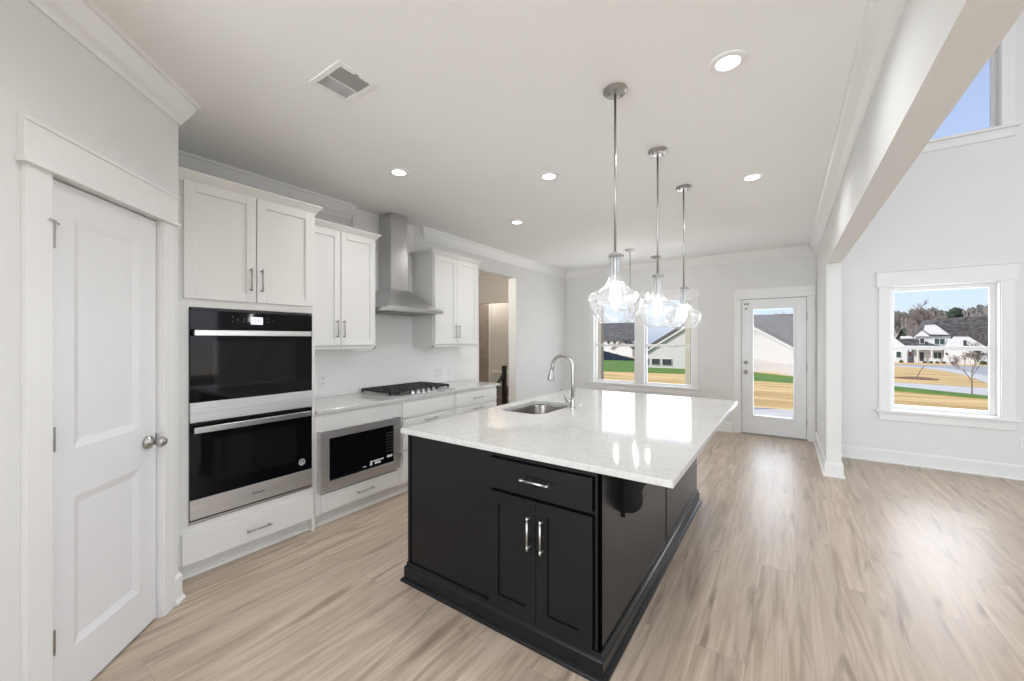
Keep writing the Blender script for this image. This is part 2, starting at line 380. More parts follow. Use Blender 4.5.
# ------------------------------------------------------------------ room shell
XL, YB, ZC = -3.56, 7.0, 2.76
BX0, BX1 = 0.350, 0.475                      # beam / stub wall
YE, ZL = 6.31, 5.6                           # end wall of the two-storey living room
struct('floor', B((-7.5, 5.7, -4.7, 7.15, -0.12, 0.0)), 'oak_planks', 'light brown oak plank floor running towards the back door')
struct('ceiling', B((-3.71, BX0, -4.7, 7.15, ZC, ZC + 0.15)), 'ceiling_paint', 'flat off-white kitchen ceiling')
struct('ceiling_living', B((BX1, 5.7, -4.7, 6.46, ZL, ZL + 0.15)), 'ceiling_paint', 'high off-white ceiling of the living area')
OY0, OY1, OZ = 4.315, 5.25, 2.43             # hallway opening in the left wall
struct('wall_left', B((XL - .15, XL, 0.63, OY0, 0, ZC), (XL - .15, XL, OY1, 7.15, 0, ZC), (XL - .15, XL, OY0, OY1, OZ, ZC)), 'wall_paint', 'off-white left wall with a hallway opening')
WX0, WX1, WZ0, WZ1 = -2.985, -1.255, 0.645, 2.14
DX0, DX1, DZ1 = -0.578, 0.255, 2.065
struct('wall_back', B((XL, WX0, YB, 7.15, 0, ZC), (WX0, WX1, YB, 7.15, 0, WZ0), (WX0, WX1, YB, 7.15, WZ1, ZC), (WX1, DX0, YB, 7.15, 0, ZC),
                      (DX0, DX1, YB, 7.15, DZ1, ZC), (DX1, BX0, YB, 7.15, 0, ZC)), 'wall_paint', 'off-white back wall with a double window and a glass door')
LX0, LX1, LZ0, LZ1, UZ0, UZ1 = 0.99, 1.85, 0.615, 2.06, 3.66, 5.0
struct('wall_living', B((BX1, LX0, YE, 6.46, 0, ZL), (LX1, 5.7, YE, 6.46, 0, ZL), (LX0, LX1, YE, 6.46, 0, LZ0), (LX0, LX1, YE, 6.46, LZ1, UZ0), (LX0, LX1, YE, 6.46, UZ1, ZL)),
       'wall_paint', 'tall off-white end wall of the living area with two windows')
struct('wall_stub', B((BX0, BX1, 5.33, 7.15, 0, 2.24)), 'wall_paint', 'short stub wall ending in a square post below the beam')
struct('beam', B((BX0, BX1, -4.7, 7.15, 2.24, ZL)), 'wall_paint', 'white drywall beam between the kitchen and the two-storey living area')
struct('wall_right', B((5.5, 5.7, -4.7, -2.7, 0, ZL), (5.5, 5.7, 3.9, 6.46, 0, ZL), (5.5, 5.7, -2.7, 3.9, 0, 0.5), (5.5, 5.7, -2.7, 3.9, 5.1, ZL)), 'wall_paint')
struct('wall_front', B((-3.71, -1.6, -4.7, -4.5, 0, ZC), (1.2, 5.7, -4.7, -4.5, 0, ZL), (-1.6, 1.2, -4.7, -4.5, 0, 0.45), (-1.6, 1.2, -4.7, -4.5, 2.4, ZL)), 'wall_paint')
# pantry wall at 45 degrees
PC = -2.02; MP = M_PAN(PC); T0, T1, TZ = 1.735, 2.350, 2.065; TE = 2.480
struct('wall_pantry', B((1.1, T0, 0, .12, 0, ZC), (T1, TE, 0, .12, 0, ZC), (T0, T1, 0, .12, TZ, ZC)), 'wall_paint', 'diagonal off-white wall holding the pantry door', M=MP)
def pan(t, o=0.0, c=PC): return (c / 2 - s_ * t + s_ * o, c / 2 + s_ * t + s_ * o)
cx, cy = pan(TE)
struct('wall_pantry_return', B((XL - .1, cx, cy - .12, cy, 0, ZC)), 'wall_paint')
qx, qy = pan(1.1)
struct('wall_pantry_side', B((qx - .12, qx, -4.7, qy, 0, ZC)), 'wall_paint')
# ------------------------------------------------------------------ crown mouldings
def crown(name, p0, p1, out, m0=0, m1=0, label=None, mt='trim_paint'):
    bm = bmesh.new(); run(bm, p0, p1, out, CROWN, m0, m1, ZC); return struct(name, bm, mt, label, smooth=False)
crown('trim_1', pan(1.1), pan(TE), (s_, s_), 0, 0.414, 'white crown moulding over the pantry door wall')
crown('trim_2', (cx, cy), (XL, cy), (0, 1), -0.414, -1)
crown('trim_3', (XL, cy), (XL, 2.315), (1, 0), 1, 0, 'white crown moulding above the oven cabinet')
struct('trim_9', B((XL, XL + .045, 2.315, 2.350, 2.36, ZC)), 'trim_paint', 'white vertical trim strip where the tile meets the crown above the cabinets')
bm = bmesh.new(); run(bm, (XL, 3.285), (XL, YB), (1, 0), CROWN, -1, -1, ZC); run(bm, (XL, 3.285), (XL + .0001, 3.285), (0, -1), [(o, h) for o, h in CROWN], 0, 1, ZC)
struct('trim_4', bm, 'trim_paint', 'white crown moulding running from the range hood to the back corner')
crown('trim_5', (XL, YB), (BX0, YB), (0, -1), 1, -1, 'white crown moulding on the back wall')
bm = bmesh.new(); run(bm, (BX0, YB), (BX0, 2.47), (-1, 0), CROWN, 1, 0, ZC); run(bm, (BX0, 2.468), (BX0, -4.5), (-1, 0), CROWN, 0, 0, ZC)
struct('trim_6', bm, 'trim_paint', 'white crown moulding along the top of the beam')
# ------------------------------------------------------------------ baseboards
def bb(name, segs, label=None):
    bm = bmesh.new()
    for p0, p1, out, m0, m1 in segs: run(bm, p0, p1, out, BASEB, m0, m1)
    return struct(name, bm, 'trim_paint', label)
bb('baseboard_left', [((XL, OY1), (XL, YB), (1, 0), 0, -1), ((XL, 4.27), (XL, OY0), (1, 0), 0, 0)])
bb('baseboard_back', [((XL, YB), (DX0 - .10, YB), (0, -1), 1, 0)], 'white baseboard below the back window')
bb('baseboard_stub', [((BX0, YB), (BX0, 5.33), (-1, 0), 1, 1), ((BX0, 5.33), (BX1, 5.33), (0, -1), -1, 1), ((BX1, 5.33), (BX1, YE), (1, 0), -1, -1)], 'white baseboard wrapping the square post')
bb('baseboard_living', [((BX1, YE), (5.5, YE), (0, -1), 1, 0)], 'white baseboard under the living area window')
bb('baseboard_pantry', [(pan(1.1), pan(T0 - .10), (s_, s_), 0, 0), (pan(T1 + .075), pan(TE), (s_, s_), 0, 0.414), ((cx, cy), (cx - .35, cy), (0, 1), -0.414, 0)], 'white baseboard on the corner beside the pantry door')
# ------------------------------------------------------------------ pantry door
def casing_set(parent, x0, x1, z1, w, M, zb=0.0, headh=.14, hext=.012, th=.018, wr=None):
    """flat craftsman casing round an opening; local y negative = into the room"""
    wr = wr or w
    bm = B((x0 - w, x0, -th, 0, zb, z1)); obj('casing', bm, 'trim_paint', parent, M, .002)
    bm = B((x1, x1 + wr, -th, 0, zb, z1)); obj('casing', bm, 'trim_paint', parent, M, .002)
    bm = B((x0 - w - hext, x1 + wr + hext, -th - .006, 0, z1 + .0005, z1 + headh)); obj('head_casing', bm, 'trim_paint', parent, M, .002)
def slab_panels(bm, x0, x1, z0, z1, yf, th, panels, bw=.022, dp=.011, raise_=True):
    """door slab with recessed/raised panels cut into the face at y=yf"""
    xs = sorted({x0, x1, *[p[0] for p in panels], *[p[1] for p in panels]}); zs = sorted({z0, z1, *[p[2] for p in panels], *[p[3] for p in panels]})
    def inside(xa, xb, za, zb): return any(p[0] <= xa and p[1] >= xb and p[2] <= za and p[3] >= zb for p in panels)
    for a, b in zip(xs, xs[1:]):
        for c, d in zip(zs, zs[1:]):
            if not inside(a, b, c, d):
                v = [bm.verts.new(q) for q in ((a, yf, c), (b, yf, c), (b, yf, d), (a, yf, d))]; bm.faces.new(v)
    def ring(xa, xb, za, zb, y): return [bm.verts.new(q) for q in ((xa, y, za), (xb, y, za), (xb, y, zb), (xa, y, zb))]
    for p in panels:
        rs = [ring(*p, yf), ring(p[0] + bw, p[1] - bw, p[2] + bw, p[3] - bw, yf + dp)]
        if raise_:
            e = bw + .018; rs.append(ring(p[0] + e, p[1] - e, p[2] + e, p[3] - e, yf + dp)); e += .02; rs.append(ring(p[0] + e, p[1] - e, p[2] + e, p[3] - e, yf + dp * .35))
        for A, C in zip(rs, rs[1:]):
            for k in range(4): bm.faces.new((A[k], A[(k + 1) % 4], C[(k + 1) % 4], C[k]))
        bm.faces.new(rs[-1])
    # sides and back
    v = [bm.verts.new(q) for q in ((x0, yf, z0), (x1, yf, z0), (x1, yf, z1), (x0, yf, z1), (x0, yf + th, z0), (x1, yf + th, z0), (x1, yf + th, z1), (x0, yf + th, z1))]
    for f in ((4, 5, 6, 7), (0, 1, 5, 4), (1, 2, 6, 5), (2, 3, 7, 6), (3, 0, 4, 7)): bm.faces.new([v[i] for i in f])
    bmesh.ops.remove_doubles(bm, verts=bm.verts, dist=1e-5)
    return bm
px_, py_ = pan((T0 + T1) / 2)
dp = thing('door_1', 'white two-panel pantry door set in the diagonal wall', 'door', (px_, py_, 0)); dp['kind'] = 'structure'
bm = bmesh.new(); slab_panels(bm, T0 + .022, T1 - .024, .012, 2.046, .012, .035, [(1.862, 2.212, 1.004, 1.925), (1.862, 2.212, .212, .812)], bw=.034, dp=.010, raise_=False)
obj('door_slab', bm, 'door_paint', dp, MP)
obj('jamb', B((T0, T0 + .018, -.005, .12, 0, TZ), (T1 - .018, T1, -.005, .12, 0, TZ), (T0 + .018, T1 - .018, -.005, .12, 2.052, TZ), (T0 + .018, T1 - .018, .05, .12, 0, 2.052)), 'trim_paint', dp, MP)
casing_set(dp, T0 + .005, T1 - .010, 2.055, .095, MP, headh=.155, wr=.082)
obj('head_bead', B((T0 - .112, T1 + .090, -.036, 0, 2.052, 2.070), (T0 - .104, T1 + .086, -.030, 0, 2.200, 2.216)), 'trim_paint', dp, MP, .003)
for i, (za, zb) in enumerate(((1.782, 1.874), (1.020, 1.112), (.260, .352))):
    bm = bmesh.new(); tube(bm, [(T0 + .020, -.006, za), (T0 + .020, -.006, zb)], .0065, 10); box(bm, T0 + .020, T0 + .034, .008, .0125, za, zb)
    h = obj('hinge', bm, 'nickel', dp, MP)
    if i == 0:
        bm = bmesh.new(); tube(bm, [(T0 + .020, -.006, zb), (T0 + .020, -.006, zb + .012)], .009, 10); tube(bm, [(T0 - .012, -.024, zb + .006), (T0 + .055, .004, zb + .006)], .004, 8)
        obj('hinge_pin_stop', bm, 'nickel', dp, MP)
kb = bmesh.new(); lathe(kb, [(.030, .012), (.032, .006), (.030, -.002), (.014, -.006), (.011, -.016), (.012, -.030), (.018, -.034), (.0245, -.046), (.025, -.056), (.017, -.068), (.004, -.072)], (2.262, 0, .928), 28, 'y')
obj('door_knob', kb, 'nickel', dp, MP, smooth=True)
obj('latch_plate', B((2.319, 2.325, .008, .016, .900, .960)), 'nickel', dp, MP)
# ------------------------------------------------------------------ back door
d2 = thing('door_2', 'white exterior door with one tall glass pane on the back wall', 'door', ((DX0 + DX1) / 2, YB, 0)); d2['kind'] = 'structure'
obj('jamb', B((DX0, DX0 + .014, YB - .002, 7.15, 0, DZ1), (DX1 - .014, DX1, YB - .002, 7.15, 0, DZ1), (DX0 + .014, DX1 - .014, YB - .002, 7.15, DZ1 - .014, DZ1)), 'trim_paint', d2)
obj('gap_seal', B((DX0 + .014, DX0 + .018, YB + .02, YB + .03, 0.02, 2.05), (DX1 - .018, DX1 - .014, YB + .02, YB + .03, 0.02, 2.05), (DX0 + .014, DX1 - .014, YB + .02, YB + .03, 2.047, 2.051)), 'gap_dark', d2)
obj('threshold', B((DX0, DX1, YB - .005, 7.16, 0, .018)), 'vent_grey', d2, bevel=.003)
gx0, gx1, gz0, gz1 = -.425, .105, .275, 1.915
sx0, sx1 = DX0 + .018, DX1 - .018
obj('door_slab', B((sx0, gx0, YB + .012, YB + .055, .02, 2.046), (gx1, sx1, YB + .012, YB + .055, .02, 2.046), (gx0, gx1, YB + .012, YB + .055, .02, gz0), (gx0, gx1, YB + .012, YB + .055, gz1, 2.046)), 'door_paint', d2)
fr = .018
obj('glazing_frame', B((gx0 - .004, gx0 + fr, YB + .002, YB + .065, gz0 - .004, gz1 + .004), (gx1 - fr, gx1 + .004, YB + .002, YB + .065, gz0 - .004, gz1 + .004), (gx0 + fr, gx1 - fr, YB + .002, YB + .065, gz0 - .004, gz0 + fr), (gx0 + fr, gx1 - fr, YB + .002, YB + .065, gz1 - fr, gz1 + .004)), 'vinyl', d2, bevel=.004)
obj('door_glass', B((gx0 + fr, gx1 - fr, YB + .030, YB + .036, gz0 + fr, gz1 - fr)), 'window_glass', d2)
casing_set(d2, DX0 + .004, DX1 - .004, 2.055, .088, Matrix.Translation((0, YB, 0)), headh=.150, hext=.004)
for z, r in ((1.088, .027), (.945, .027)):
    bm = bmesh.new()
    pr = [(r, YB + .012), (r, YB + .004), (r * .8, YB), (.012, YB - .004)]
    pr += [(.011, YB - .02), (.024, YB - .03), (.028, YB - .045), (.02, YB - .058), (.004, YB - .062)] if z < 1 else [(.016, YB - .006), (.016, YB - .016), (.004, YB - .018)]
    lathe(bm, pr, (-.505, 0, z), 24, 'y')
    obj('door_knob' if z < 1 else 'deadbolt', bm, 'nickel', d2, smooth=True)
for za in (.22, 1.0, 1.72):
    bm = bmesh.new(); tube(bm, [(DX1 - .012, YB - .004, za), (DX1 - .012, YB - .004, za + .10)], .006, 10); obj('hinge', bm, 'nickel', d2)
obj('door_sticker', B((-.535, -.462, YB + .0105, YB + .012, 1.965, 1.995)), 'sensor_grey', d2)
obj('door_sticker', B((-.520, -.485, YB + .0105, YB + .012, 1.895, 1.925)), 'sensor_grey', d2)
# ------------------------------------------------------------------ windows
def sash_window(name, x0, x1, z0, z1, yf, label, units=1, mullion=.16, meet=None, rail=.035, sill=None, head=None, w=.09, depth=.15, setback=.085):
    t = thing(name, label, 'window', ((x0 + x1) / 2, yf, z0)); t['kind'] = 'structure'
    M = Matrix.Translation((0, yf, 0))
    obj('jamb_liner', B((x0, x0 + .012, -.002, depth, z0, z1), (x1 - .012, x1, -.002, depth, z0, z1), (x0, x1, -.002, depth, z1 - .012, z1), (x0, x1, -.002, depth, z0, z0 + .012)), 'trim_paint', t, M)
    spans = []
    if units == 1: spans = [(x0 + .012, x1 - .012)]
    else:
        xm = (x0 + x1) / 2; spans = [(x0 + .012, xm - mullion / 2), (xm + mullion / 2, x1 - .012)]
        obj('mullion', B((xm - mullion / 2, xm + mullion / 2, -.012, depth - .01, z0, z1)), 'trim_paint', t, M, .003)
    for a, b in spans:
        f = rail; y0, y1 = setback, setback + .035
        mz = meet if meet is not None else None
        bx = [(a, a + f, y0, y1, z0 + .012, z1 - .012), (b - f, b, y0, y1, z0 + .012, z1 - .012), (a + f, b - f, y0, y1, z0 + .012, z0 + .012 + f), (a + f, b - f, y0, y1, z1 - .012 - f, z1 - .012)]
        if mz: bx.append((a + f, b - f, y0 - .01, y1, mz - .024, mz + .022))
        s = obj('sash', B(*bx), 'vinyl', t, M, .003)
        obj('pane', B((a + f, b - f, y0 + .015, y0 + .02, z0 + .012 + f, z1 - .012 - f)), 'window_glass', s, M)
    obj('casing', B((x0 - w, x0 + .004, -.018, 0, z0, z1)), 'trim_paint', t, M, .002)
    obj('casing', B((x1 - .004, x1 + w, -.018, 0, z0, z1)), 'trim_paint', t, M, .002)
    hh = head or .165
    obj('head_casing', B((x0 - w - .02, x1 + w + .02, -.024, 0, z1 - .004, z1 + hh)), 'trim_paint', t, M, .003)
    obj('head_cap', B((x0 - w - .03, x1 + w + .03, -.036, 0, z1 + hh, z1 + hh + .014)), 'trim_paint', t, M, .003)
    obj('window_sill', B((x0 - w - .028, x1 + w + .028, -.050, .10, z0 - .024, z0 + .004)), 'trim_paint', t, M, .004)
    obj('apron', B((x0 - w, x1 + w, -.018, 0, z0 - .115, z0 - .024)), 'trim_paint', t, M, .002)
    return t
sash_window('window_1', WX0, WX1, WZ0, WZ1, YB, 'white double window on the back wall behind the glass pendants', 2, .165, meet=1.335, rail=.028, head=.125, setback=.06)
sash_window('window_2', LX0, LX1, LZ0, LZ1, YE, 'white single window on the living area end wall', 1, meet=1.345, rail=.046)
sash_window('window_3', LX0, LX1, UZ0, UZ1, YE, 'high white clerestory window above the living area window', 1, rail=.036)
# ------------------------------------------------------------------ cabinets along the left wall
def bar_pull(parent, x, z, yf, length=.15, vertical=True, M=M_LEFT, material='nickel', r=.0048, off=.030):
    bm = bmesh.new(); h = length / 2; k = h * .86
    def P(t, y): return (x, y, z + t) if vertical else (x + t, y, z)
    tube(bm, [P(-h, yf - off), P(h, yf - off)], r, 10)
    for sg in (-1, 1):
        tube(bm, [P(sg * k, yf), P(sg * k, yf - off)], r * .9, 8)
        tube(bm, [P(sg * (k - .010), yf - off), P(sg * (k + .010), yf - off)], r * 1.18, 10)
    return obj('handle', bm, material, parent, M, smooth=True)
def shaker(name, parent, x0, x1, z0, z1, yf, material='cabinet_white', M=M_LEFT, rail=.058, th=.020, flat=False):
    bm = bmesh.new()
    if flat: box(bm, x0, x1, yf, yf + th, z0, z1)
    else:
        box(bm, x0, x0 + rail, yf, yf + th, z0, z1); box(bm, x1 - rail, x1, yf, yf + th, z0, z1)
        box(bm, x0 + rail, x1 - rail, yf, yf + th, z0, z0 + rail); box(bm, x0 + rail, x1 - rail, yf, yf + th, z1 - rail, z1)
        box(bm, x0 + rail, x1 - rail, yf + .009, yf + th - .002, z0 + rail, z1 - rail)
    return obj(name, bm, material, parent, M, .0018)
FB = 2.92      # front of base / tall carcass frames: local y = -2.92 means world x = -2.92 -> y local = +2.92
YF = -FB       # careful: local y = -world x, so the face at world x=-2.92 is local y=+2.92
# local y = -world x. Face at world x=-2.92 -> local y 2.92, wall at local y 3.56; "into the wall" is +y
F, FD, WALL = 2.92, 2.90, 3.558
# tall oven cabinet
TY0, TY1, TZT = 0.765, 1.600, 2.400
oc = thing('oven_cabinet', 'tall white cabinet holding the double wall oven beside the pantry', 'cabinet', (-3.24, 1.18, 0))
obj('carcass', B((TY0, TY0 + .070, F, WALL, .10, TZT), (TY1 - .022, TY1, F, WALL, .0, TZT), (TY0, TY1, WALL - .02, WALL, .10, TZT),
                 (TY0 + .070, TY1 - .022, F, WALL - .02, 1.635, TZT), (TY0 + .070, TY1 - .022, F, WALL - .02, .10, .332)), 'cabinet_white', oc, M_LEFT, .0015)
obj('toe_kick', B((TY0, TY1, F + .060, F + .08, 0, .10)), 'cabinet_white', oc, M_LEFT)
SHOE = [(0, 0), (.018, 0), (.018, .008), (.010, .018), (0, .020)]
bm = bmesh.new(); run(bm, (-F - .060, TY0), (-F - .060, TY1), (1, 0), SHOE); obj('shoe_moulding', bm, 'cabinet_white', oc)
for a, b, hx in ((.806, 1.191, 1.153), (1.197, 1.578, 1.220)):
    d = shaker('door', oc, a, b, 1.685, 2.382, FD); bar_pull(d, hx, 1.832, FD)
d = shaker('drawer', oc, .798, 1.578, .108, .290, FD, flat=True); bar_pull(d, 1.203, .186, FD, vertical=False)
CCROWN = [(0, -.022), (.006, -.022), (.008, -.006), (.014, 0), (.030, .016), (.044, .030), (.050, .034), (.050, .046), (0, .046)]
CCROWN = [(o_ * .82, h_) for o_, h_ in CCROWN]
bm = bmesh.new(); run(bm, (-F, TY0 + .005), (-F, TY1), (1, 0), CCROWN, 0, 1, TZT - .006); run(bm, (-F, TY1), (XL + .002, TY1), (0, 1), CCROWN, -1, 0, TZT - .006)
obj('cabinet_crown', bm, 'cabinet_white', oc)
# upper cabinets
UF, UD = 3.222, 3.200
def upper(name, y0, y1, mids, hx, label, cr0=False):
    t = thing(name, label, 'cabinet', (-3.39, (y0 + y1) / 2, 1.352), 'white wall cabinets beside the range hood')
    obj('carcass', B((y0, y1, UF, WALL, 1.372, TZT), (y0, y1, UF, UF + .02, 1.352, 1.372), (y0, y0 + .018, UF, WALL, 1.352, 1.372), (y1 - .018, y1, UF, WALL, 1.352, 1.372)), 'cabinet_white', t, M_LEFT, .0015)
    for (a, b), h in zip(mids, hx):
        d = shaker('door', t, a, b, 1.388, 2.384, UD); bar_pull(d, h, 1.532, UD)
    bm = bmesh.new(); run(bm, (-UF, y0 if cr0 else y0 + .05), (-UF, y1), (1, 0), CCROWN, -1 if cr0 else 0, 1, TZT - .006)
    run(bm, (-UF, y1), (XL + .002, y1), (0, 1), CCROWN, -1, 0, TZT - .006)
    if cr0: run(bm, (XL + .002, y0), (-UF, y0), (0, -1), CCROWN, 0, 1, TZT - .006)
    obj('cabinet_crown', bm, 'cabinet_white', t)
    return t
upper('upper_cabinet', 1.602, 2.352, ((1.615, 1.984), (1.990, 2.340)), (1.946, 2.008), 'white two-door wall cabinet between the oven tower and the range hood')
upper('upper_cabinet', 3.100, 3.880, ((3.116, 3.470), (3.476, 3.850)), (3.436, 3.496), 'white two-door wall cabinet right of the range hood', True)
# base cabinets
CT0, CT1 = 1.602, 3.880
def base_unit(name, y0, y1, label, openbox=None):
    t = thing(name, label, 'cabinet', (-3.24, (y0 + y1) / 2, 0), 'white base cabinets under the left countertop')
    if openbox:
        a, b, c, d = openbox
        bx = [(y0, a, F, WALL, .10, .872), (b, y1, F, WALL, .10, .872), (a, b, F, WALL, .10, c), (a, b, F, WALL, d, .872), (a, b, WALL - .02, WALL, c, d)]
    else: bx = [(y0, y1, F, WALL, .10, .872)]
    obj('carcass', B(*bx), 'cabinet_white', t, M_LEFT, .001)
    obj('toe_kick', B((y0, y1, F + .060, F + .08, 0, .10)), 'cabinet_white', t, M_LEFT)
    bm = bmesh.new(); run(bm, (-F - .060, y0), (-F - .060, y1), (1, 0), SHOE); obj('shoe_moulding', bm, 'cabinet_white', t)
    return t
mc = base_unit('microwave_cabinet', CT0, 2.398, 'white base cabinet with the built-in microwave beside the oven tower', (1.665, 2.350, .310, .715))
d = shaker('drawer', mc, 1.640, 2.350, .118, .256, FD, flat=True); bar_pull(d, 2.012, .187, FD, vertical=False, length=.16)
cc = base_unit('cooktop_cabinet', 2.400, 3.115, 'white base cabinet directly under the gas cooktop')
shaker('drawer', cc, 2.420, 3.095, .712, .852, FD, flat=True)
for za, zb in ((.420, .692), (.118, .402)):
    d = shaker('drawer', cc, 2.420, 3.095, za, zb, FD); bar_pull(d, 2.757, zb - .030, FD, vertical=False, length=.16)
dc = base_unit('drawer_cabinet', 3.117, CT1 - .012, 'white three-drawer base cabinet nearest the hallway opening')
for za, zb in ((.712, .852), (.420, .692), (.118, .402)):
    d = shaker('drawer', dc, 3.137, 3.850, za, zb, FD, flat=za > .7); bar_pull(d, 3.490, (za + zb) / 2 if za > .7 else zb - .030, FD, vertical=False, length=.16)
# counter on the left run
ct = obj('countertop', B((-3.556, -2.895, 1.602, 3.915, .873, .903)), 'quartz', bevel=.003)
tag(ct, 'white quartz countertop along the left wall under the cooktop', 'countertop')
# tile
struct('backsplash', B((XL, XL + .007, 1.602, 4.265, .904, 1.352), (XL, XL + .007, 2.354, 3.098, 1.352, ZC), (XL, XL + .007, 3.098, 3.118, 2.45, ZC), (XL, XL + .007, 3.882, 4.265, 1.352, 1.358)),
       'hex_tile', 'small white hexagon mosaic backsplash behind the cooktop and hood')
# ------------------------------------------------------------------ double wall oven
FO = 2.914
ov = thing('double_wall_oven', 'stainless and black glass double wall oven built into the tall cabinet', 'oven', (-3.2, 1.197, .335))
OY_0, OY_1 = .836, 1.570
obj('oven_body', B((OY_0 + .01, OY_1 - .01, F - .005, WALL - .04, .335, 1.632)), 'black_plastic', ov, M_LEFT)
cp = obj('control_panel', B((OY_0, OY_1, FO - .012, F - .005, 1.500, 1.616)), 'black_glass', ov, M_LEFT, .002)
dis = obj('display', B((1.160, 1.232, FO - .0128, FO - .012, 1.540, 1.588)), 'display', cp, M_LEFT)
tx = text('display_clock', '12:01', .026, 'ink', cp, (-(FO - .0132), 1.196, 1.564), ROT_LEFT)
for y, z in ((1.118, 1.572), (1.118, 1.556), (1.265, 1.585), (1.265, 1.560), (1.300, 1.567), (1.085, 1.567), (1.055, 1.585), (1.055, 1.556)):
    bm = bmesh.new(); lathe(bm, [(.0035, FO - .0126), (.0035, FO - .012)], (y, 0, z), 10, 'y')
    obj('touch_key', bm, 'grey_print', cp, M_LEFT)
def oven_door(z0, z1, zs, hz, rect):
    d = obj('oven_door', B((OY_0, OY_1, FO - .010, F - .005, zs, z1)), 'black_glass', ov, M_LEFT, .002)
    obj('steel_strip', B((OY_0, OY_1, FO - .016, F - .005, z0, zs - .001)), 'steel', d, M_LEFT, .002)
    obj('door_window', B((rect[0], rect[1], FO - .0106, FO - .010, rect[2], rect[3])), 'oven_window', d, M_LEFT)
    bm = bmesh.new(); box(bm, .845, 1.540, FO - .058, FO - .046, hz - .018, hz + .018)
    for y in (.863, 1.522): box(bm, y - .012, y + .012, FO - .046, FO - .010, hz - .010, hz + .010)
    obj('oven_handle', bm, 'bright_handle', d, M_LEFT, .003)
    return d
oven_door(.942, 1.498, 1.062, 1.480, (.95, 1.45, 1.14, 1.43))
ld = oven_door(.362, .934, .480, .900, (.95, 1.45, .56, .83))
obj('vent_trim', B((OY_0, OY_1, FO - .006, F, .340, .350)), 'steel', ov, M_LEFT); obj('vent_slot', B((OY_0 + .004, OY_1 - .004, FO + .004, F, .350, .361)), 'slot_dark', ov, M_LEFT)
bm = bmesh.new(); lathe(bm, [(.024, FO - .0108), (.024, FO - .010)], (1.496, 0, .545), 28, 'y'); st = obj('door_sticker', bm, 'sticker_silver', ld, M_LEFT)
bm = bmesh.new()
for k in range(3): tube(bm, [(1.496 + .013 * math.cos(t) - .002 * k, FO - .0112, .545 + (.013 - .004 * k) * math.sin(t)) for t in [2 * math.pi * j / 12 for j in range(10 - 2 * k)]], .0014, 5)
obj('sticker_mark', bm, 'grey_print', st, M_LEFT)
bm = bmesh.new()
for k, (a, b) in enumerate(((0, .010), (.012, .018), (.020, .027), (.029, .034), (.036, .046), (.048, .054), (.056, .062), (.064, .072))): box(bm, 1.170 + a, 1.170 + b, FO - .0166, FO - .016, .416, .424 + .004 * (k % 3 == 0))
obj('brand_mark', bm, 'grey_print', ld, M_LEFT)
# ------------------------------------------------------------------ microwave
mw = thing('microwave', 'built-in stainless trimmed microwave below the left countertop', 'microwave', (-3.1, 2.01, .28))
a0, a1, b0, b1 = 1.616, 2.372, .282, .742
i0, i1, j0, j1 = 1.690, 2.302, .350, .680
obj('trim_frame', B((a0, i0, FD - .026, F, b0, b1), (i1, a1, FD - .026, F, b0, b1), (i0, i1, FD - .026, F, b0, j0), (i0, i1, FD - .026, F, j1, b1)), 'steel', mw, M_LEFT, .002)
obj('microwave_body', B((i0 - .02, i1 + .02, F, F + .42, j0 - .02, j1 + .02)), 'black_plastic', mw, M_LEFT)
fg = obj('glass_front', B((i0, 2.206, FD - .012, F + .01, j0, j1)), 'black_glass', mw, M_LEFT, .001)
kp = obj('keypad', B((2.207, i1, FD - .012, F + .01, j0, j1)), 'black_glass', mw, M_LEFT, .001)
bm = bmesh.new()
for r in range(7):
    for c in range(3): box(bm, 2.228 + c * .026, 2.240 + c * .026, FD - .0126, FD - .012, .455 + r * .026, .461 + r * .026)
obj('keypad_print', bm, 'grey_print', kp, M_LEFT)
obj('keypad_label', B((2.232, 2.290, FD - .0126, FD - .012, .400, .420)), 'white_print', kp, M_LEFT)
obj('energy_label', B((2.060, 2.195, FD - .0126, FD - .012, .400, .410), (2.060, 2.080, FD - .0126, FD - .012, .372, .398), (2.105, 2.165, FD - .0126, FD - .012, .376, .394)), 'white_print', fg, M_LEFT)
obj('brand_mark', B((1.990, 2.022, FD - .0126, FD - .012, .374, .381)), 'white_print', fg, M_LEFT)
# ------------------------------------------------------------------ gas cooktop
ck = thing('gas_cooktop', 'five-burner black gas cooktop set into the left countertop', 'cooktop', (-3.23, 2.735, .903))
kx0, kx1, ky0, ky1 = -3.49, -2.955, 2.365, 3.175
obj('cooktop_tray', B((kx0, kx1, ky0, ky1, .9035, .912)), 'steel', ck, bevel=.004)
BURN = ((-3.36, 2.51, .045), (-3.12, 2.51, .036), (-3.24, 2.77, .055), (-3.36, 3.03, .040), (-3.12, 3.03, .034))
for x, y, r in BURN:
    bm = bmesh.new(); lathe(bm, [(r + .008, .912), (r + .006, .922), (r, .924), (r, .930), (r * .8, .934), (.004, .934)], (x, y, 0), 24); obj('burner', bm, 'black_iron', ck, smooth=False)
def grate(y0, y1):
    bm = bmesh.new(); x0, x1 = kx0 + .015, -3.035; z0, z1 = .932, .955; w = .014
    box(bm, x0, x1, y0, y0 + w, z0, z1); box(bm, x0, x1, y1 - w, y1, z0, z1); box(bm, x0, x0 + w, y0, y1, z0, z1); box(bm, x1 - w, x1, y0, y1, z0, z1)
    for k in range(1, 5):
        xx = x0 + (x1 - x0) * k / 5; box(bm, xx - w / 2, xx + w / 2, y0, y1, z0, z1)
    ym = (y0 + y1) / 2; box(bm, x0, x1, ym - w / 2, ym + w / 2, z0, z1)
    for x in (x0, x1 - w):
        for y in (y0, y1 - w): box(bm, x, x + w, y, y + w, .912, z0)
    obj('grate', bm, 'black_iron', ck, bevel=.002)
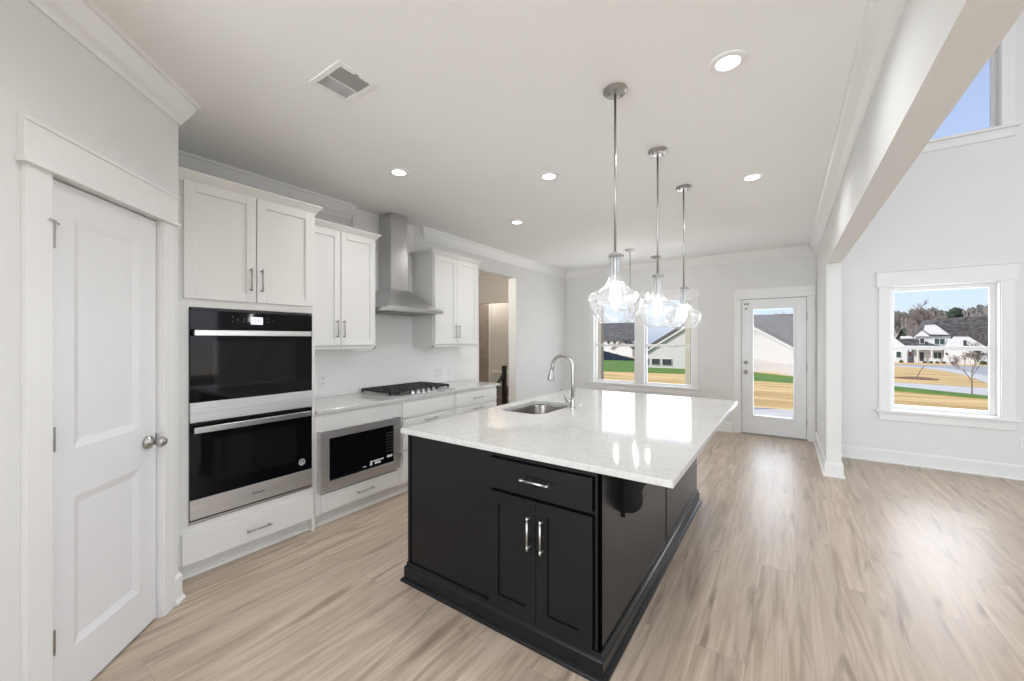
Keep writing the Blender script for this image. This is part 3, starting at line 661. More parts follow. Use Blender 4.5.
grate(ky0 + .012, ky0 + .270); grate(ky0 + .274, ky0 + .534); grate(ky0 + .538, ky1 - .012)
for k in range(5):
    bm = bmesh.new(); y = 2.610 + k * .070
    lathe(bm, [(.021, .912), (.020, .918), (.017, .921), (.0165, .942), (.013, .945), (.003, .945)], (-2.992, y, 0), 20); box(bm, -3.008, -2.976, y - .003, y + .003, .943, .948)
    obj('knob', bm, 'bright_handle', ck)
# ------------------------------------------------------------------ range hood
hd = thing('range_hood', 'stainless chimney range hood on the tiled wall above the cooktop', 'range hood', (-3.3, 2.75, 1.715))
HX = XL + .008
obj('hood_rim', B((HX, -3.05, 2.365, 3.098, 1.715, 1.752)), 'steel_hood', hd, bevel=.002)
bm = bmesh.new()
lo = [(HX, 2.367), (-3.055, 2.367), (-3.055, 3.096), (HX, 3.096)]; hi = [(HX, 2.630), (-3.345, 2.630), (-3.345, 2.868), (HX, 2.868)]
zf = lambda t: 1.752 + (1.962 - 1.752) * (t ** 1.25)
rings = []
for k in range(7):
    t = k / 6; rings.append([bm.verts.new((l[0] + (h[0] - l[0]) * t, l[1] + (h[1] - l[1]) * t, zf(t))) for l, h in zip(lo, hi)])
for A, C in zip(rings, rings[1:]):
    for k in range(4): bm.faces.new((A[k], A[(k + 1) % 4], C[(k + 1) % 4], C[k]))
bm.faces.new(rings[0][::-1]); bm.faces.new(rings[-1])
obj('hood_canopy', bm, 'steel_hood', hd)
obj('chimney', B((HX, -3.350, 2.636, 2.862, 1.955, 2.36), (HX, -3.356, 2.641, 2.857, 2.36, ZC - .002)), 'steel_hood', hd, bevel=.0015)
obj('grease_filter', B((-3.50, -3.10, 2.42, 2.725, 1.708, 1.716), (-3.50, -3.10, 2.735, 3.04, 1.708, 1.716)), 'vent_grey', hd)
bm = bmesh.new()
for k in range(5): lathe(bm, [(.007, -3.05), (.006, -3.046)], (0, 2.86 + .03 * k, 1.733), 10, 'x')
obj('hood_buttons', bm, 'nickel', hd)
# ------------------------------------------------------------------ wall plates
def plate(name, label, loc, out, kind='outlet', w=.072, h=.116, gang=1, group=None):
    t = thing(name, label, 'outlet' if kind == 'outlet' else 'light switch', loc, group)
    w = w + .046 * (gang - 1)
    M = {'x': Matrix.Translation(loc) @ M_LEFT, '-y': Matrix.Translation(loc), '-x': Matrix.Translation(loc) @ Matrix(((0, 1, 0, 0), (-1, 0, 0, 0), (0, 0, 1, 0), (0, 0, 0, 1)))}[out]
    obj('cover_plate', B((-w / 2, w / 2, -.006, 0, -h / 2, h / 2)), 'plate_white', t, M, .002)
    for g in range(gang):
        cx = (g - (gang - 1) / 2) * .046
        if kind == 'outlet':
            for z in (.026, -.026):
                r = obj('receptacle', B((cx - .016, cx + .016, -.008, -.006, z - .014, z + .014)), 'plate_white', t, M, .002)
                obj('slots', B((cx - .008, cx - .005, -.0085, -.008, z - .004, z + .007), (cx + .005, cx + .008, -.0085, -.008, z - .004, z + .007), (cx - .002, cx + .002, -.0085, -.008, z - .010, z - .006)), 'slot_dark', r, M)
        else:
            obj('rocker', B((cx - .016, cx + .016, -.010, -.006, -.033, .033)), 'plate_white', t, M, .002)
    return t
tx_ = XL + .0072
plate('electrical_outlet', 'white outlet on the tile beside the oven tower above the counter', (tx_, 2.02, 1.055), 'x')
plate('electrical_outlet', 'white double outlet on the tile just right of the cooktop', (tx_, 3.520, 1.030), 'x', gang=2)
plate('light_switch', 'white switch plate on the tile between the outlet and the hallway', (tx_, 3.720, 1.030), 'x', 'switch')
plate('light_switch', 'white double switch plate on the tile end beside the hallway opening', (tx_, 4.090, 1.170), 'x', 'switch', gang=2)
plate('electrical_outlet', 'white outlet low on the stub wall beside the back door', (BX0, 5.781, .420), '-x')
plate('electrical_outlet', 'white outlet on the living area wall at the right edge', (2.010, YE, .385), '-y')
# ------------------------------------------------------------------ kitchen island
IX0, IX1, IY0, IY1 = -1.858, -.646, 1.590, 3.800
il = thing('kitchen_island', 'large black kitchen island with corbel and shaker doors', 'kitchen island', ((IX0 + IX1) / 2, (IY0 + IY1) / 2, 0))
IZ = .882
sxa, sxb, sya, syb = -1.775, -1.405, 2.375, 2.950      # sink bowl
obj('carcass', B((IX0, IX1 - .012, IY0 + .02, 2.335, 0, IZ), (IX0, IX1 - .012, 2.985, IY1 - .02, 0, IZ), (IX0, IX1 - .012, 2.335, 2.985, 0, .62), (sxb + .03, IX1 - .012, 2.335, 2.985, .62, IZ), (IX0, sxa - .012, 2.335, 2.985, .62, IZ)), 'island_paint', il)
obj('end_panel', B((IX0, IX0 + .018, IY0 - .004, IY0 + .02, 0, IZ), (IX0 + .018, -1.243, IY0 + .004, IY0 + .02, 0, IZ)), 'island_paint', il, bevel=.001)
obj('face_frame', B((-1.240, -1.222, IY0 - .002, IY0 + .02, .10, IZ), (-.672, IX1, IY0 - .002, IY0 + .02, .10, IZ), (-1.222, -.672, IY0 - .002, IY0 + .02, .852, IZ), (-1.222, -.672, IY0 - .002, IY0 + .02, .688, .706)), 'island_paint', il, bevel=.001)
yi = IY0 - .022
dr = shaker('drawer', il, -1.232, -.676, .704, .850, yi, 'island_paint', ID, flat=True); bar_pull(dr, -.952, .782, yi, .158, False, ID, 'bright_handle')
dl = shaker('door', il, -1.232, -.956, .118, .686, yi, 'island_paint', ID); bar_pull(dl, -.984, .540, yi, .155, True, ID, 'bright_handle')
dd = shaker('door', il, -.952, -.676, .118, .686, yi, 'island_paint', ID); bar_pull(dd, -.914, .540, yi, .155, True, ID, 'bright_handle')
obj('side_panel', B((IX1 - .012, IX1, IY0 - .002, 2.690, .09, IZ)), 'island_paint', il, bevel=.001)
obj('side_panel', B((IX1 - .012, IX1 - .001, 2.722, IY1, .09, IZ)), 'island_paint', il, bevel=.001)
obj('back_panel', B((IX0, IX1 - .012, IY1 - .02, IY1, .09, IZ)), 'island_paint', il)
IB = [(0, 0), (.034, 0), (.034, .008), (.030, .016), (.018, .022), (.018, .080), (.014, .088), (.008, .094), (.006, .112), (0, .114)]
bm = bmesh.new()
run(bm, (IX0, IY0), (IX1, IY0), (0, -1), IB, -1, 1); run(bm, (IX1, IY0), (IX1, IY1), (1, 0), IB, -1, 1); run(bm, (IX1, IY1), (IX0, IY1), (0, 1), IB, -1, 1); run(bm, (IX0, IY1), (IX0, IY0), (-1, 0), IB, -1, 1)
obj('base_moulding', bm, 'island_paint', il)
# corbel: side profile in the x-z plane
pr = [(0, .588), (.012, .588), (.012, .612)] + [(.012 + .078 * math.sin(t), .690 - .078 * math.cos(t)) for t in [math.radians(a) for a in range(0, 100, 12)]]
pr += [(.087, .715), (.087, .738), (.097, .762), (.114, .780), (.124, .798), (.136, .822), (.160, .845), (.178, .851), (.178, .882), (0, .882)]
pr = [(IX1 + a * 1.08, b - .004) for a, b in pr]
bm = bmesh.new(); prism(bm, pr, 'y', 1.865, 1.925); obj('corbel', bm, 'island_paint', il, bevel=.002)
bm = bmesh.new(); prism(bm, pr, 'y', 3.30, 3.36); obj('corbel', bm, 'island_paint', il, bevel=.002)
# island countertop with the sink cut-out
def slab_with_hole(x0, x1, y0, y1, hole, z0, z1):
    bm = bmesh.new()
    o = [bm.verts.new((x, y, z0)) for x, y in ((x0, y0), (x1, y0), (x1, y1), (x0, y1))]; h = [bm.verts.new((x, y, z0)) for x, y in hole]
    E = [bm.edges.new((L_[i], L_[(i + 1) % len(L_)])) for L_ in (o, h) for i in range(len(L_))]
    bmesh.ops.triangle_fill(bm, use_beauty=True, edges=E)
    ext = bmesh.ops.extrude_face_region(bm, geom=list(bm.faces))
    bmesh.ops.translate(bm, verts=[g for g in ext['geom'] if isinstance(g, bmesh.types.BMVert)], vec=(0, 0, z1 - z0))
    return bm
def rrect(x0, x1, y0, y1, r, n=6):
    pts = []
    for cx, cy, a in ((x1 - r, y0 + r, -90), (x1 - r, y1 - r, 0), (x0 + r, y1 - r, 90), (x0 + r, y0 + r, 180)):
        for k in range(n + 1):
            t = math.radians(a + 90 * k / n); pts.append((cx + r * math.cos(t), cy + r * math.sin(t)))
    return pts
ic = obj('countertop', slab_with_hole(-1.884, -.345, 1.552, 3.900, rrect(sxa, sxb, sya, syb, .085), .883, .913), 'quartz', bevel=.003)
tag(ic, 'large white quartz countertop with light grey veins on the black island', 'countertop')
sk = thing('sink', 'stainless undermount sink cut into the island countertop', 'sink', (-1.6, 2.66, .66))
bm = bmesh.new(); rs = []
for (ins, z) in ((-.010, .8822), (-.003, .8822), (.0, .870), (.008, .71), (.03, .675), (.09, .668)):
    rs.append([bm.verts.new((x, y, z)) for x, y in rrect(sxa + ins, sxb - ins, sya + ins, syb - ins, max(.085 - ins * .3, .02))])
for A, C in zip(rs, rs[1:]):
    for k in range(len(A)): bm.faces.new((A[k], A[(k + 1) % len(A)], C[(k + 1) % len(A)], C[k]))
bm.faces.new(rs[-1])
o = obj('bowl', bm, 'sink_steel', sk, smooth=True); md = o.modifiers.new('wall', 'SOLIDIFY'); md.thickness = .002
bm = bmesh.new(); lathe(bm, [(.045, .669), (.043, .673), (.030, .671), (.004, .671)], (-1.6, 2.66, 0), 24); obj('drain', bm, 'nickel', sk)
# faucet
fc = thing('faucet', 'brushed nickel gooseneck pull-down faucet behind the island sink', 'faucet', (-1.350, 2.770, .913))
fx, fy = -1.350, 2.770
bm = bmesh.new(); lathe(bm, [(.027, .913), (.027, .914), (.022, .918), (.021, .985), (.017, .992), (.013, 1.00)], (fx, fy, 0), 24); obj('faucet_body', bm, 'nickel', fc, smooth=False)
R_ = .089; zt = 1.226
pts = [(fx, fy, .99), (fx, fy, 1.10), (fx, fy, zt)] + [(fx - R_ + R_ * math.cos(t), fy - .0 , zt + R_ * math.sin(t)) for t in [math.radians(a) for a in range(12, 181, 12)]] + [(fx - 2 * R_ - .004, fy, 1.20)]
bm = bmesh.new(); tube(bm, pts, .0135, 14); obj('gooseneck', bm, 'nickel', fc, smooth=True)
bm = bmesh.new(); tube(bm, [(fx - 2 * R_ - .004, fy, 1.205), (fx - 2 * R_ - .008, fy, 1.185), (fx - 2 * R_ - .016, fy, 1.122), (fx - 2 * R_ - .017, fy, 1.112)], [.015, .017, .027, .024], 16); obj('spray_head', bm, 'nickel', fc, smooth=False)
bm = bmesh.new(); tube(bm, [(fx, fy, .955), (fx - .035, fy - .030, .965)], .012, 12); tube(bm, [(fx - .035, fy - .030, .962), (fx - .050, fy - .045, 1.01), (fx - .070, fy - .065, 1.058)], [.007, .006, .006], 10); obj('lever', bm, 'nickel', fc, smooth=True)
bm = bmesh.new(); lathe(bm, [(.018, .913), (.018, .914), (.013, .920), (.012, .928), (.004, .930)], (fx + .015, fy + .105, 0), 18)
ab = obj('air_gap_cap', bm, 'nickel'); tag(ab, 'small round nickel cap on the island counter right of the faucet', 'cap')
# ------------------------------------------------------------------ pendants
SH = [(.030, -.003), (.031, -.050), (.033, -.095), (.040, -.130), (.055, -.157), (.083, -.178), (.118, -.194), (.138, -.212), (.142, -.232), (.134, -.268), (.117, -.304), (.094, -.334), (.076, -.352)]
def make_pendant(x, y, zcap, ztop=ZC, scale=1.0, label=''):
    t = thing('pendant_light', label, 'pendant light', (x, y, ztop), 'clear glass pendants over the island')
    bm = bmesh.new(); lathe(bm, [(.062, ztop), (.062, ztop - .012), (.050, ztop - .022), (.010, ztop - .024)], (x, y, 0), 28); cpy = obj('ceiling_canopy', bm, 'nickel', t)
    for a in (40, 220):
        bm = bmesh.new(); lathe(bm, [(.006, ztop - .020), (.006, ztop - .032), (.002, ztop - .034)], (x + .035 * math.cos(math.radians(a)), y + .035 * math.sin(math.radians(a)), 0), 10)
        obj('canopy_screw', bm, 'nickel', cpy)
    bm = bmesh.new(); tube(bm, [(x, y, ztop - .02), (x, y, zcap)], .0065, 12); obj('rod', bm, 'nickel', t, smooth=True)
    bm = bmesh.new(); lathe(bm, [(.010, zcap + .022), (.014, zcap + .012), (.034, zcap + .008), (.036, zcap - .004), (.026, zcap - .006), (.010, zcap - .010)], (x, y, 0), 28)
    for a in (0, 120, 240): lathe(bm, [(.005, zcap - .006), (.005, zcap + .006)], (x + .040 * math.cos(math.radians(a + 30)), y + .040 * math.sin(math.radians(a + 30)), 0), 8)
    obj('shade_cap', bm, 'nickel', t)
    bm = bmesh.new(); tube(bm, [(x, y, zcap), (x, y, zcap - .115)], .0095, 12); tube(bm, [(x, y, zcap - .115), (x, y, zcap - .150)], .017, 16); obj('socket', bm, 'nickel', t, smooth=False)
    bm = bmesh.new(); lathe(bm, [(r, zcap + h) for r, h in SH] + [(r - .003, zcap + h + .001) for r, h in SH[::-1]] + [(SH[0][0], zcap + SH[0][1])], (x, y, 0), 48, closed=True); obj('glass_shade', bm, 'shade_glass', t, smooth=True)
    bm = bmesh.new(); lathe(bm, [(.013, zcap - .148), (.014, zcap - .162), (.022, zcap - .182), (.028, zcap - .205), (.026, zcap - .228), (.014, zcap - .243), (.003, zcap - .246)], (x, y, 0), 24); bl = obj('bulb', bm, 'bulb', t, smooth=True)
    return t
make_pendant(-.743, 2.030, 1.882, label='clear glass pendant over the island, nearest to the camera')
make_pendant(-.738, 2.850, 1.882, label='clear glass pendant over the island, the middle one of three')
make_pendant(-.729, 3.660, 1.882, label='clear glass pendant over the island, farthest of the three')
# dining chandelier
ch = thing('chandelier', 'small nickel chandelier hanging behind the pendants before the back window', 'chandelier', (-1.88, 5.75, ZC))
hx, hy = -1.88, 5.75
bm = bmesh.new(); lathe(bm, [(.075, ZC), (.075, ZC - .012), (.055, ZC - .022), (.010, ZC - .024)], (hx, hy, 0), 24); obj('ceiling_canopy', bm, 'nickel', ch)
bm = bmesh.new(); tube(bm, [(hx, hy, ZC - .02), (hx, hy, 1.88)], .007, 10); lathe(bm, [(.010, 1.97), (.024, 1.95), (.028, 1.92), (.018, 1.88), (.022, 1.86), (.010, 1.84), (.004, 1.83)], (hx, hy, 0), 16); obj('stem', bm, 'nickel', ch)
for k in range(5):
    t = math.radians(20 + 72 * k); dx, dy = math.cos(t), math.sin(t)
    bm = bmesh.new(); tube(bm, [(hx + dx * .02, hy + dy * .02, 1.90), (hx + dx * .10, hy + dy * .10, 1.865), (hx + dx * .20, hy + dy * .20, 1.885), (hx + dx * .245, hy + dy * .245, 1.95)], .006, 8)
    lathe(bm, [(.022, 1.95), (.024, 1.956), (.012, 1.960), (.012, 2.02)], (hx + dx * .245, hy + dy * .245, 0), 12); arm = obj('arm', bm, 'nickel', ch)
    bm = bmesh.new(); lathe(bm, [(.010, 2.022), (.020, 2.045), (.022, 2.065), (.012, 2.10), (.003, 2.115)], (hx + dx * .245, hy + dy * .245, 0), 16); bl = obj('bulb', bm, 'bulb', arm, smooth=True)
# ------------------------------------------------------------------ recessed lights, vent, detector
def can(x, y, label):
    t = thing('recessed_light', label, 'recessed light', (x, y, ZC), 'round recessed ceiling lights')
    bm = bmesh.new(); lathe(bm, [(.052, ZC - .003), (.052, ZC - .007), (.080, ZC - .006), (.084, ZC), (.052, ZC)], (x, y, 0), 36, closed=True); obj('trim_ring', bm, 'plate_white', t)
    bm = bmesh.new(); lathe(bm, [(.003, ZC - .004), (.052, ZC - .004), (.052, ZC - .002)], (x, y, 0), 36); obj('lens', bm, 'lens', t)
    L_ = lamp('AREA', 'recessed_lamp', (0, 0, -.014), (0, 0, 0), CAN_E, (.98, .98, 1.0), shape='DISK', size=.12); L_.data.spread = math.radians(150); L_.parent = t; L_.visible_camera = False
for x, y, l in ((-.227, 2.129, 'recessed ceiling light right of the nearest pendant, the largest in view'), (-.227, 3.748, 'recessed ceiling light beyond the largest one, right of the farthest pendant'),
                (-2.506, 2.050, 'recessed ceiling light in front of the oven tower cabinets'), (-1.572, 2.790, 'recessed ceiling light midway between the hood and the nearest pendant'),
                (-2.483, 3.678, 'recessed ceiling light farthest along the left wall, near the right wall cabinet'),
                (-1.15, 0.62, 'added out-of-view recessed light between the pantry door and the camera'), (-0.30, -0.60, 'added out-of-view recessed light behind the camera position')): can(x, y, l)  # last two are out of view, added to brighten the pantry side
vt = thing('ceiling_vent', 'white square ceiling vent grille near the pantry wall', 'air vent', (-1.87, 1.17, ZC))
vx0, vx1, vy0, vy1 = -2.005, -1.735, 1.065, 1.285
obj('vent_frame', B((vx0, vx1, vy0, vy0 + .028, ZC - .007, ZC), (vx0, vx1, vy1 - .028, vy1, ZC - .007, ZC), (vx0, vx0 + .028, vy0 + .028, vy1 - .028, ZC - .007, ZC), (vx1 - .028, vx1, vy0 + .028, vy1 - .028, ZC - .007, ZC)), 'plate_white', vt, bevel=.002)
xm = (vx0 + vx1) / 2
def louvres(x0, x1, tilt, material):
    bm = bmesh.new(); n = 9
    for k in range(n):
        xx = x0 + (x1 - x0) * (k + .5) / n; w = .006
        prism(bm, [(xx - w + tilt, ZC - .001), (xx - w + .001 + tilt, ZC - .001), (xx + w + .001 - tilt, ZC - .0075), (xx + w - tilt, ZC - .0075)], 'y', vy0 + .028, vy1 - .028)
    return obj('louvres', bm, material, vt)
obj('vent_duct', B((xm, vx1 - .028, vy0 + .028, vy1 - .028, ZC - .0012, ZC - .0002)), 'slot_dark', vt)
louvres(vx0 + .028, xm - .004, 0, 'plate_white'); louvres(xm + .004, vx1 - .028, .012, 'vent_grey')
obj('vent_divider', B((xm - .004, xm + .004, vy0 + .028, vy1 - .028, ZC - .008, ZC)), 'plate_white', vt)
obj('damper_lever', B((vx1 - .024, vx1 - .016, 1.165, 1.185, ZC - .014, ZC - .007)), 'nickel', vt)
bm = bmesh.new(); lathe(bm, [(.075, ZC), (.075, ZC - .012), (.055, ZC - .030), (.005, ZC - .032)], (-1.700, 6.45, 0), 28)
tag(obj('smoke_detector', bm, 'vent_grey'), 'small flat disc on the ceiling before the back wall, beside the middle pendant rod', 'smoke detector')
# ------------------------------------------------------------------ hallway beyond the opening
HZ = 2.76
struct('ceiling_hall', B((-7.5, XL - .15, 2.0, 7.15, HZ, HZ + .1)), 'ceiling_paint')
struct('wall_hall_end', B((-7.5, XL - .15, 7.05, 7.15, 0, HZ)), 'hall_wall', 'pale hallway wall seen through the opening')
struct('wall_hall_near', B((-7.5, XL - .15, 2.0, 2.1, 0, HZ)), 'hall_wall')
struct('wall_hall_side', B((-7.5, -7.4, 2.1, 7.05, 0, HZ)), 'hall_wall')
struct('wall_hall_header', B((-7.4, XL - .15, 6.25, 6.37, 2.17, HZ)), 'hall_wall', 'dropped hallway header above the stair opening')
struct('wall_hall_brown', B((-7.4, -5.47, 6.98, 7.05, 0, 2.6)), 'hall_brown', 'brown wall section at the left of the hallway opening')
struct('trim_7', B((-5.44, XL - .15, 7.025, 7.05, .70, .75), (-5.47, -5.43, 6.97, 7.05, 0, 2.6)), 'trim_paint', 'white chair rail in the hallway')
nw = thing('stair_railing', 'black newel post with a rail at the foot of the hallway stairs', 'railing', (-4.6, 6.36, 0))
obj('newel_post', B((-4.635, -4.565, 6.325, 6.395, 0, .905), (-4.64, -4.56, 6.32, 6.40, .905, .92)), 'black_plastic', nw, bevel=.003)
bm = bmesh.new(); prism(bm, [(5.90, .30), (6.33, .72), (6.33, .78), (5.86, .34)], 'x', -4.625, -4.575); obj('handrail', bm, 'black_plastic', nw)
struct('trim_8', B((-6.2, -4.70, 6.60, 7.04, 0, .22), (-6.2, -4.95, 6.75, 7.04, .22, .42)), 'hall_grey', 'grey stair base behind the newel post')
lamp('POINT', 'hall_fill', (-5.3, 6.72, 2.5), (0, 0, 0), 12, (1, .93, .85), shadow_soft_size=.15)  # this and the next: unseen fill lamps added to brighten the hallway
lamp('POINT', 'hall_fill_near', (-4.4, 4.4, 2.4), (0, 0, 0), 36, (1, .93, .85), shadow_soft_size=.15)
# ------------------------------------------------------------------ exterior ground
KS = .027
def gz(y): return -.5 - KS * (max(y, 8) - 8)
def ground_poly(name, pts, material, dz, label=None, z_of=gz):
    bm = bmesh.new(); vt_ = [bm.verts.new((x, y, z_of(y) + dz)) for x, y in pts]; f = bm.faces.new(vt_)
    r = bmesh.ops.extrude_face_region(bm, geom=[f]); bmesh.ops.translate(bm, verts=[g for g in r['geom'] if isinstance(g, bmesh.types.BMVert)], vec=(0, 0, -.05))
    bmesh.ops.triangulate(bm, faces=bm.faces)
    o = obj(name, bm, material); o['kind'] = 'structure'
    if label: o['label'] = label
    return o
bm = bmesh.new()
ys = [7.2, 8, 200, 260]; zs = [-.5, -.5, gz(200), gz(260)]
g0 = [bm.verts.new((-160, y, z)) for y, z in zip(ys, zs)]; g1 = [bm.verts.new((160, y, z)) for y, z in zip(ys, zs)]
for i in range(3): bm.faces.new((g0[i], g1[i], g1[i + 1], g0[i + 1]))
gr_ = obj('ground', bm, 'straw_grass'); gr_['kind'] = 'structure'; gr_['label'] = 'dry tan winter lawn outside the windows'
ground_poly('ground_grass_strip', [(-14, 29.2), (-12.9, 29.5), (-11.7, 29.9), (-6.0, 31.5), (-1.75, 27.6), (.37, 27.1), (4.15, 25.4), (6.52, 23.6), (12, 19.8), (12, 22.4), (7.0, 25.35), (4.7, 28.8), (.46, 34.3), (-2.3, 39), (-8.0, 50), (-17, 62), (-30, 66), (-34, 60)], 'green_grass', .03, 'strip of bright green grass across the lawn')
ground_poly('sidewalk', [(4.71, 28.8), (7.0, 25.35), (12, 19.0), (16, 20), (8.65, 31.3), (5.37, 32.85), (.5, 40), (-.6, 38)], 'concrete', .02, 'pale concrete walk beyond the green strip')
ground_poly('road', [(12.6, 76.9), (14.1, 71.4), (14.2, 63.5), (12.5, 49.6), (10.25, 37.1), (13, 24), (60, 24), (70, 98), (27, 98), (14.8, 90), (5, 84), (-3, 78), (-3, 74)], 'asphalt', .02, 'grey curving road in front of the white farmhouse')
ground_poly('curb', [(12.6, 76.9), (14.1, 71.4), (14.2, 63.5), (12.5, 49.6), (10.25, 37.1), (13, 24), (13.7, 24), (11.1, 37.3), (13.7, 49.6), (15.9, 63.5), (16.2, 71.8), (14.0, 79.5), (-3, 77.5), (-3, 76.0)], 'concrete', .05, 'white concrete curb along the curving road')
struct('patio_slab', B((-3.2, 1.0, 7.16, 10.9, -.35, -.15)), 'concrete', 'concrete patio slab outside the back door')
bm = bmesh.new(); lathe(bm, [(1.15, -1.36), (1.1, -1.28), (.6, -1.22), (.03, -1.20)], (7.5, 39.0, 0), 24)
mu = obj('mulch_bed', bm, 'mulch'); tag(mu, 'low round mulch bed on the dry lawn', 'mulch bed')
# porch posts
for x, l in ((-3.935, 'tan square post outside the left pane of the back window'), (-1.815, 'tan square post outside the right edge of the back window')):
    t = thing('porch_post', l, 'post', (x, 9.6, -.5), 'tan square porch posts')
    w = .085 if x < -3 else .055
    obj('shaft', B((x - w, x + w, 9.6 - w, 9.6 + w, -.5, 2.75)), 'porch_post', t, bevel=.004)
    obj('post_base', B((x - w - .03, x + w + .03, 9.6 - w - .03, 9.6 + w + .03, -.5, -.3)), 'porch_post', t, bevel=.004)
# ------------------------------------------------------------------ neighbouring houses
def gable_roof_bm(x0, x1, y0, y1, ze, zr, axis, th=.25, over=.4):
    """two sloping slabs; axis = ridge direction"""
    bm = bmesh.new()
    if axis == 'x':
        ym = (y0 + y1) / 2; k = (zr - ze) / (ym - y0)
        prism(bm, [(y0 - over, ze - k * over), (ym, zr), (y1 + over, ze - k * over), (y1 + over, ze - k * over + th), (ym, zr + th), (y0 - over, ze - k * over + th)], 'x', x0 - over, x1 + over)
    else:
        xm_ = (x0 + x1) / 2; k = (zr - ze) / (xm_ - x0)
        prism(bm, [(x0 - over, ze - k * over), (xm_, zr), (x1 + over, ze - k * over), (x1 + over, ze - k * over + th), (xm_, zr + th), (x0 - over, ze - k * over + th)], 'y', y0 - over, y1 + over)
    return bm
def gable_wall_bm(x0, x1, y0, y1, z0, ze, zr, axis):
    bm = bmesh.new()
    if axis == 'x': prism(bm, [(y0, z0), (y1, z0), (y1, ze), ((y0 + y1) / 2, zr), (y0, ze)], 'x', x0, x1)
    else: prism(bm, [(x0, z0), (x1, z0), (x1, ze), ((x0 + x1) / 2, zr), (x0, ze)], 'y', y0, y1)
    return bm
def hwin(parent, x0, x1, z0, z1, y, material='house_glass', fr=.10, panes=1, frame='fascia_white'):
    f = obj('window', B((x0 - fr, x1 + fr, y - .06, y + .02, z0 - fr, z1 + fr)), frame, parent)
    w = (x1 - x0) / panes
    obj('pane', B(*[(x0 + k * w + (.04 if k else 0), x0 + (k + 1) * w - (.04 if k < panes - 1 else 0), y - .08, y - .05, z0, z1) for k in range(panes)]), material, f)
# near neighbour
n1 = thing('neighbor_house', 'cream sided house with brown shingle gable roof just behind the yard', 'house', (-5.1, 44, -2.2))
obj('front_wall', gable_wall_bm(-11.7, 1.42, 40, 54, -2.4, .12, 4.30, 'y'), 'cream_siding', n1)
obj('front_roof', gable_roof_bm(-11.7, 1.42, 40, 53.4, .22, 4.38, 'y', .16, .18), 'shingles_brown', n1)
for s in (-1, 1):
    bm = bmesh.new(); k = 4.16 / 6.56; xa = -5.14; xb = -5.14 + s * 6.8; za, zb = 4.30, 4.30 - k * 6.8
    prism(bm, [(xa, za + .06), (xa, za - .12), (xb, zb - .12), (xb, zb + .06)], 'y', 39.80, 39.90); obj('rake_board', bm, 'fascia_white', n1)
    bm = bmesh.new(); prism(bm, [(xa, za + .42), (xa, za + .06), (xb, zb + .06), (xb, zb + .42)], 'y', 39.78, 39.90); obj('drip_edge', bm, 'fascia', n1)
obj('rear_wall', gable_wall_bm(-3.8, 2.6, 46, 58, -2.6, -.6, 3.9, 'x'), 'cream_siding', n1)
obj('rear_roof', gable_roof_bm(-3.6, 2.8, 44, 60, -.6, 3.98, 'x', .2, .4), 'shingles_brown', n1)
obj('roof_step', B((-1.5, 14.2, 44.9, 45.4, 2.05, 2.18)), 'fascia', n1) if False else None
for a, b in ((-12.0, -11.25), (-10.9, -10.15), (-9.9, -9.05)):
    if a > -11.6: hwin(n1, a, b, -1.02, -.45, 40, 'house_dark', .04)
hwin(n1, -11.5, -11.2, -1.02, -.45, 40, 'house_dark', .04)
obj('gable_vent', B((-7.75, -7.1, 39.93, 40, .95, 1.12)), 'fascia', n1)
# house far behind on the left
n2 = thing('neighbor_house', 'white house with grey hip-like roof far beyond the navy fence', 'house', (-38, 115, -5))
obj('main_wall', B((-52, -35.8, 112, 124, -5, 1.6)), 'white_siding', n2)
obj('main_roof', gable_roof_bm(-52, -35.6, 112, 124, 1.6, 6.2, 'x', .3, .5), 'shingles', n2)
obj('wing_wall', gable_wall_bm(-39.5, -34.0, 106, 112, -5, -1.0, .9, 'y'), 'white_siding', n2)
obj('wing_roof', gable_roof_bm(-39.5, -34.0, 106, 111.6, -1.0, .9, 'y', .2, .4), 'shingles', n2)
for a in (-43.0, -41.2, -38.4): hwin(n2, a - .35, a + .35, .1, 1.0, 112, 'house_dark', .08)
# white farmhouse seen from the living area window
H = 115
n3 = thing('farmhouse', 'white two-storey farmhouse with black windows and grey roofs across the road', 'house', (25, 118, -3.4))
obj('main_wall', gable_wall_bm(21.84, 27.1, H, H + 12, -3.6, 2.2, 2.3, 'y'), 'white_siding', n3)
bm = bmesh.new(); prism(bm, [(21.5, 2.15), (23.35, 4.55), (24.95, 4.62), (27.35, 2.1)], 'y', H - .1, H + 1.4); obj('front_roof', bm, 'shingles', n3)
bm = bmesh.new(); prism(bm, [(22.9, 2.28), (23.45, 4.40), (24.9, 4.45), (26.95, 2.28)], 'y', H - .35, H - .12); obj('dormer_face', bm, 'white_siding', n3)
bm = bmesh.new(); prism(bm, [(21.84, 2.1), (21.84, 2.25), (22.86, 3.38), (23.92, 2.30), (23.92, 2.1)], 'y', H - .5, H - .36); obj('gable_face', bm, 'white_siding', n3)
bm = bmesh.new(); prism(bm, [(21.6, 2.12), (22.86, 3.42), (23.92, 2.36), (27.15, 2.20), (27.15, 2.36), (24.0, 2.50), (22.86, 3.60), (21.5, 2.22)], 'y', H - .62, H - .40); obj('gable_fascia', bm, 'fascia', n3)
bm = bmesh.new(); prism(bm, [(24.2, 3.0), (25.6, 5.75), (38.5, 6.5), (38.5, -.1), (27.0, .0)], 'y', H + 1.5, H + 12); obj('big_roof', bm, 'shingles', n3)
bm = bmesh.new(); prism(bm, [(27.3, 1.9), (28.9, 2.95), (34.0, 2.75), (34.0, -.3), (27.0, -.3)], 'y', H + .3, H + 1.6); obj('garage_roof', bm, 'shingles_brown', n3)
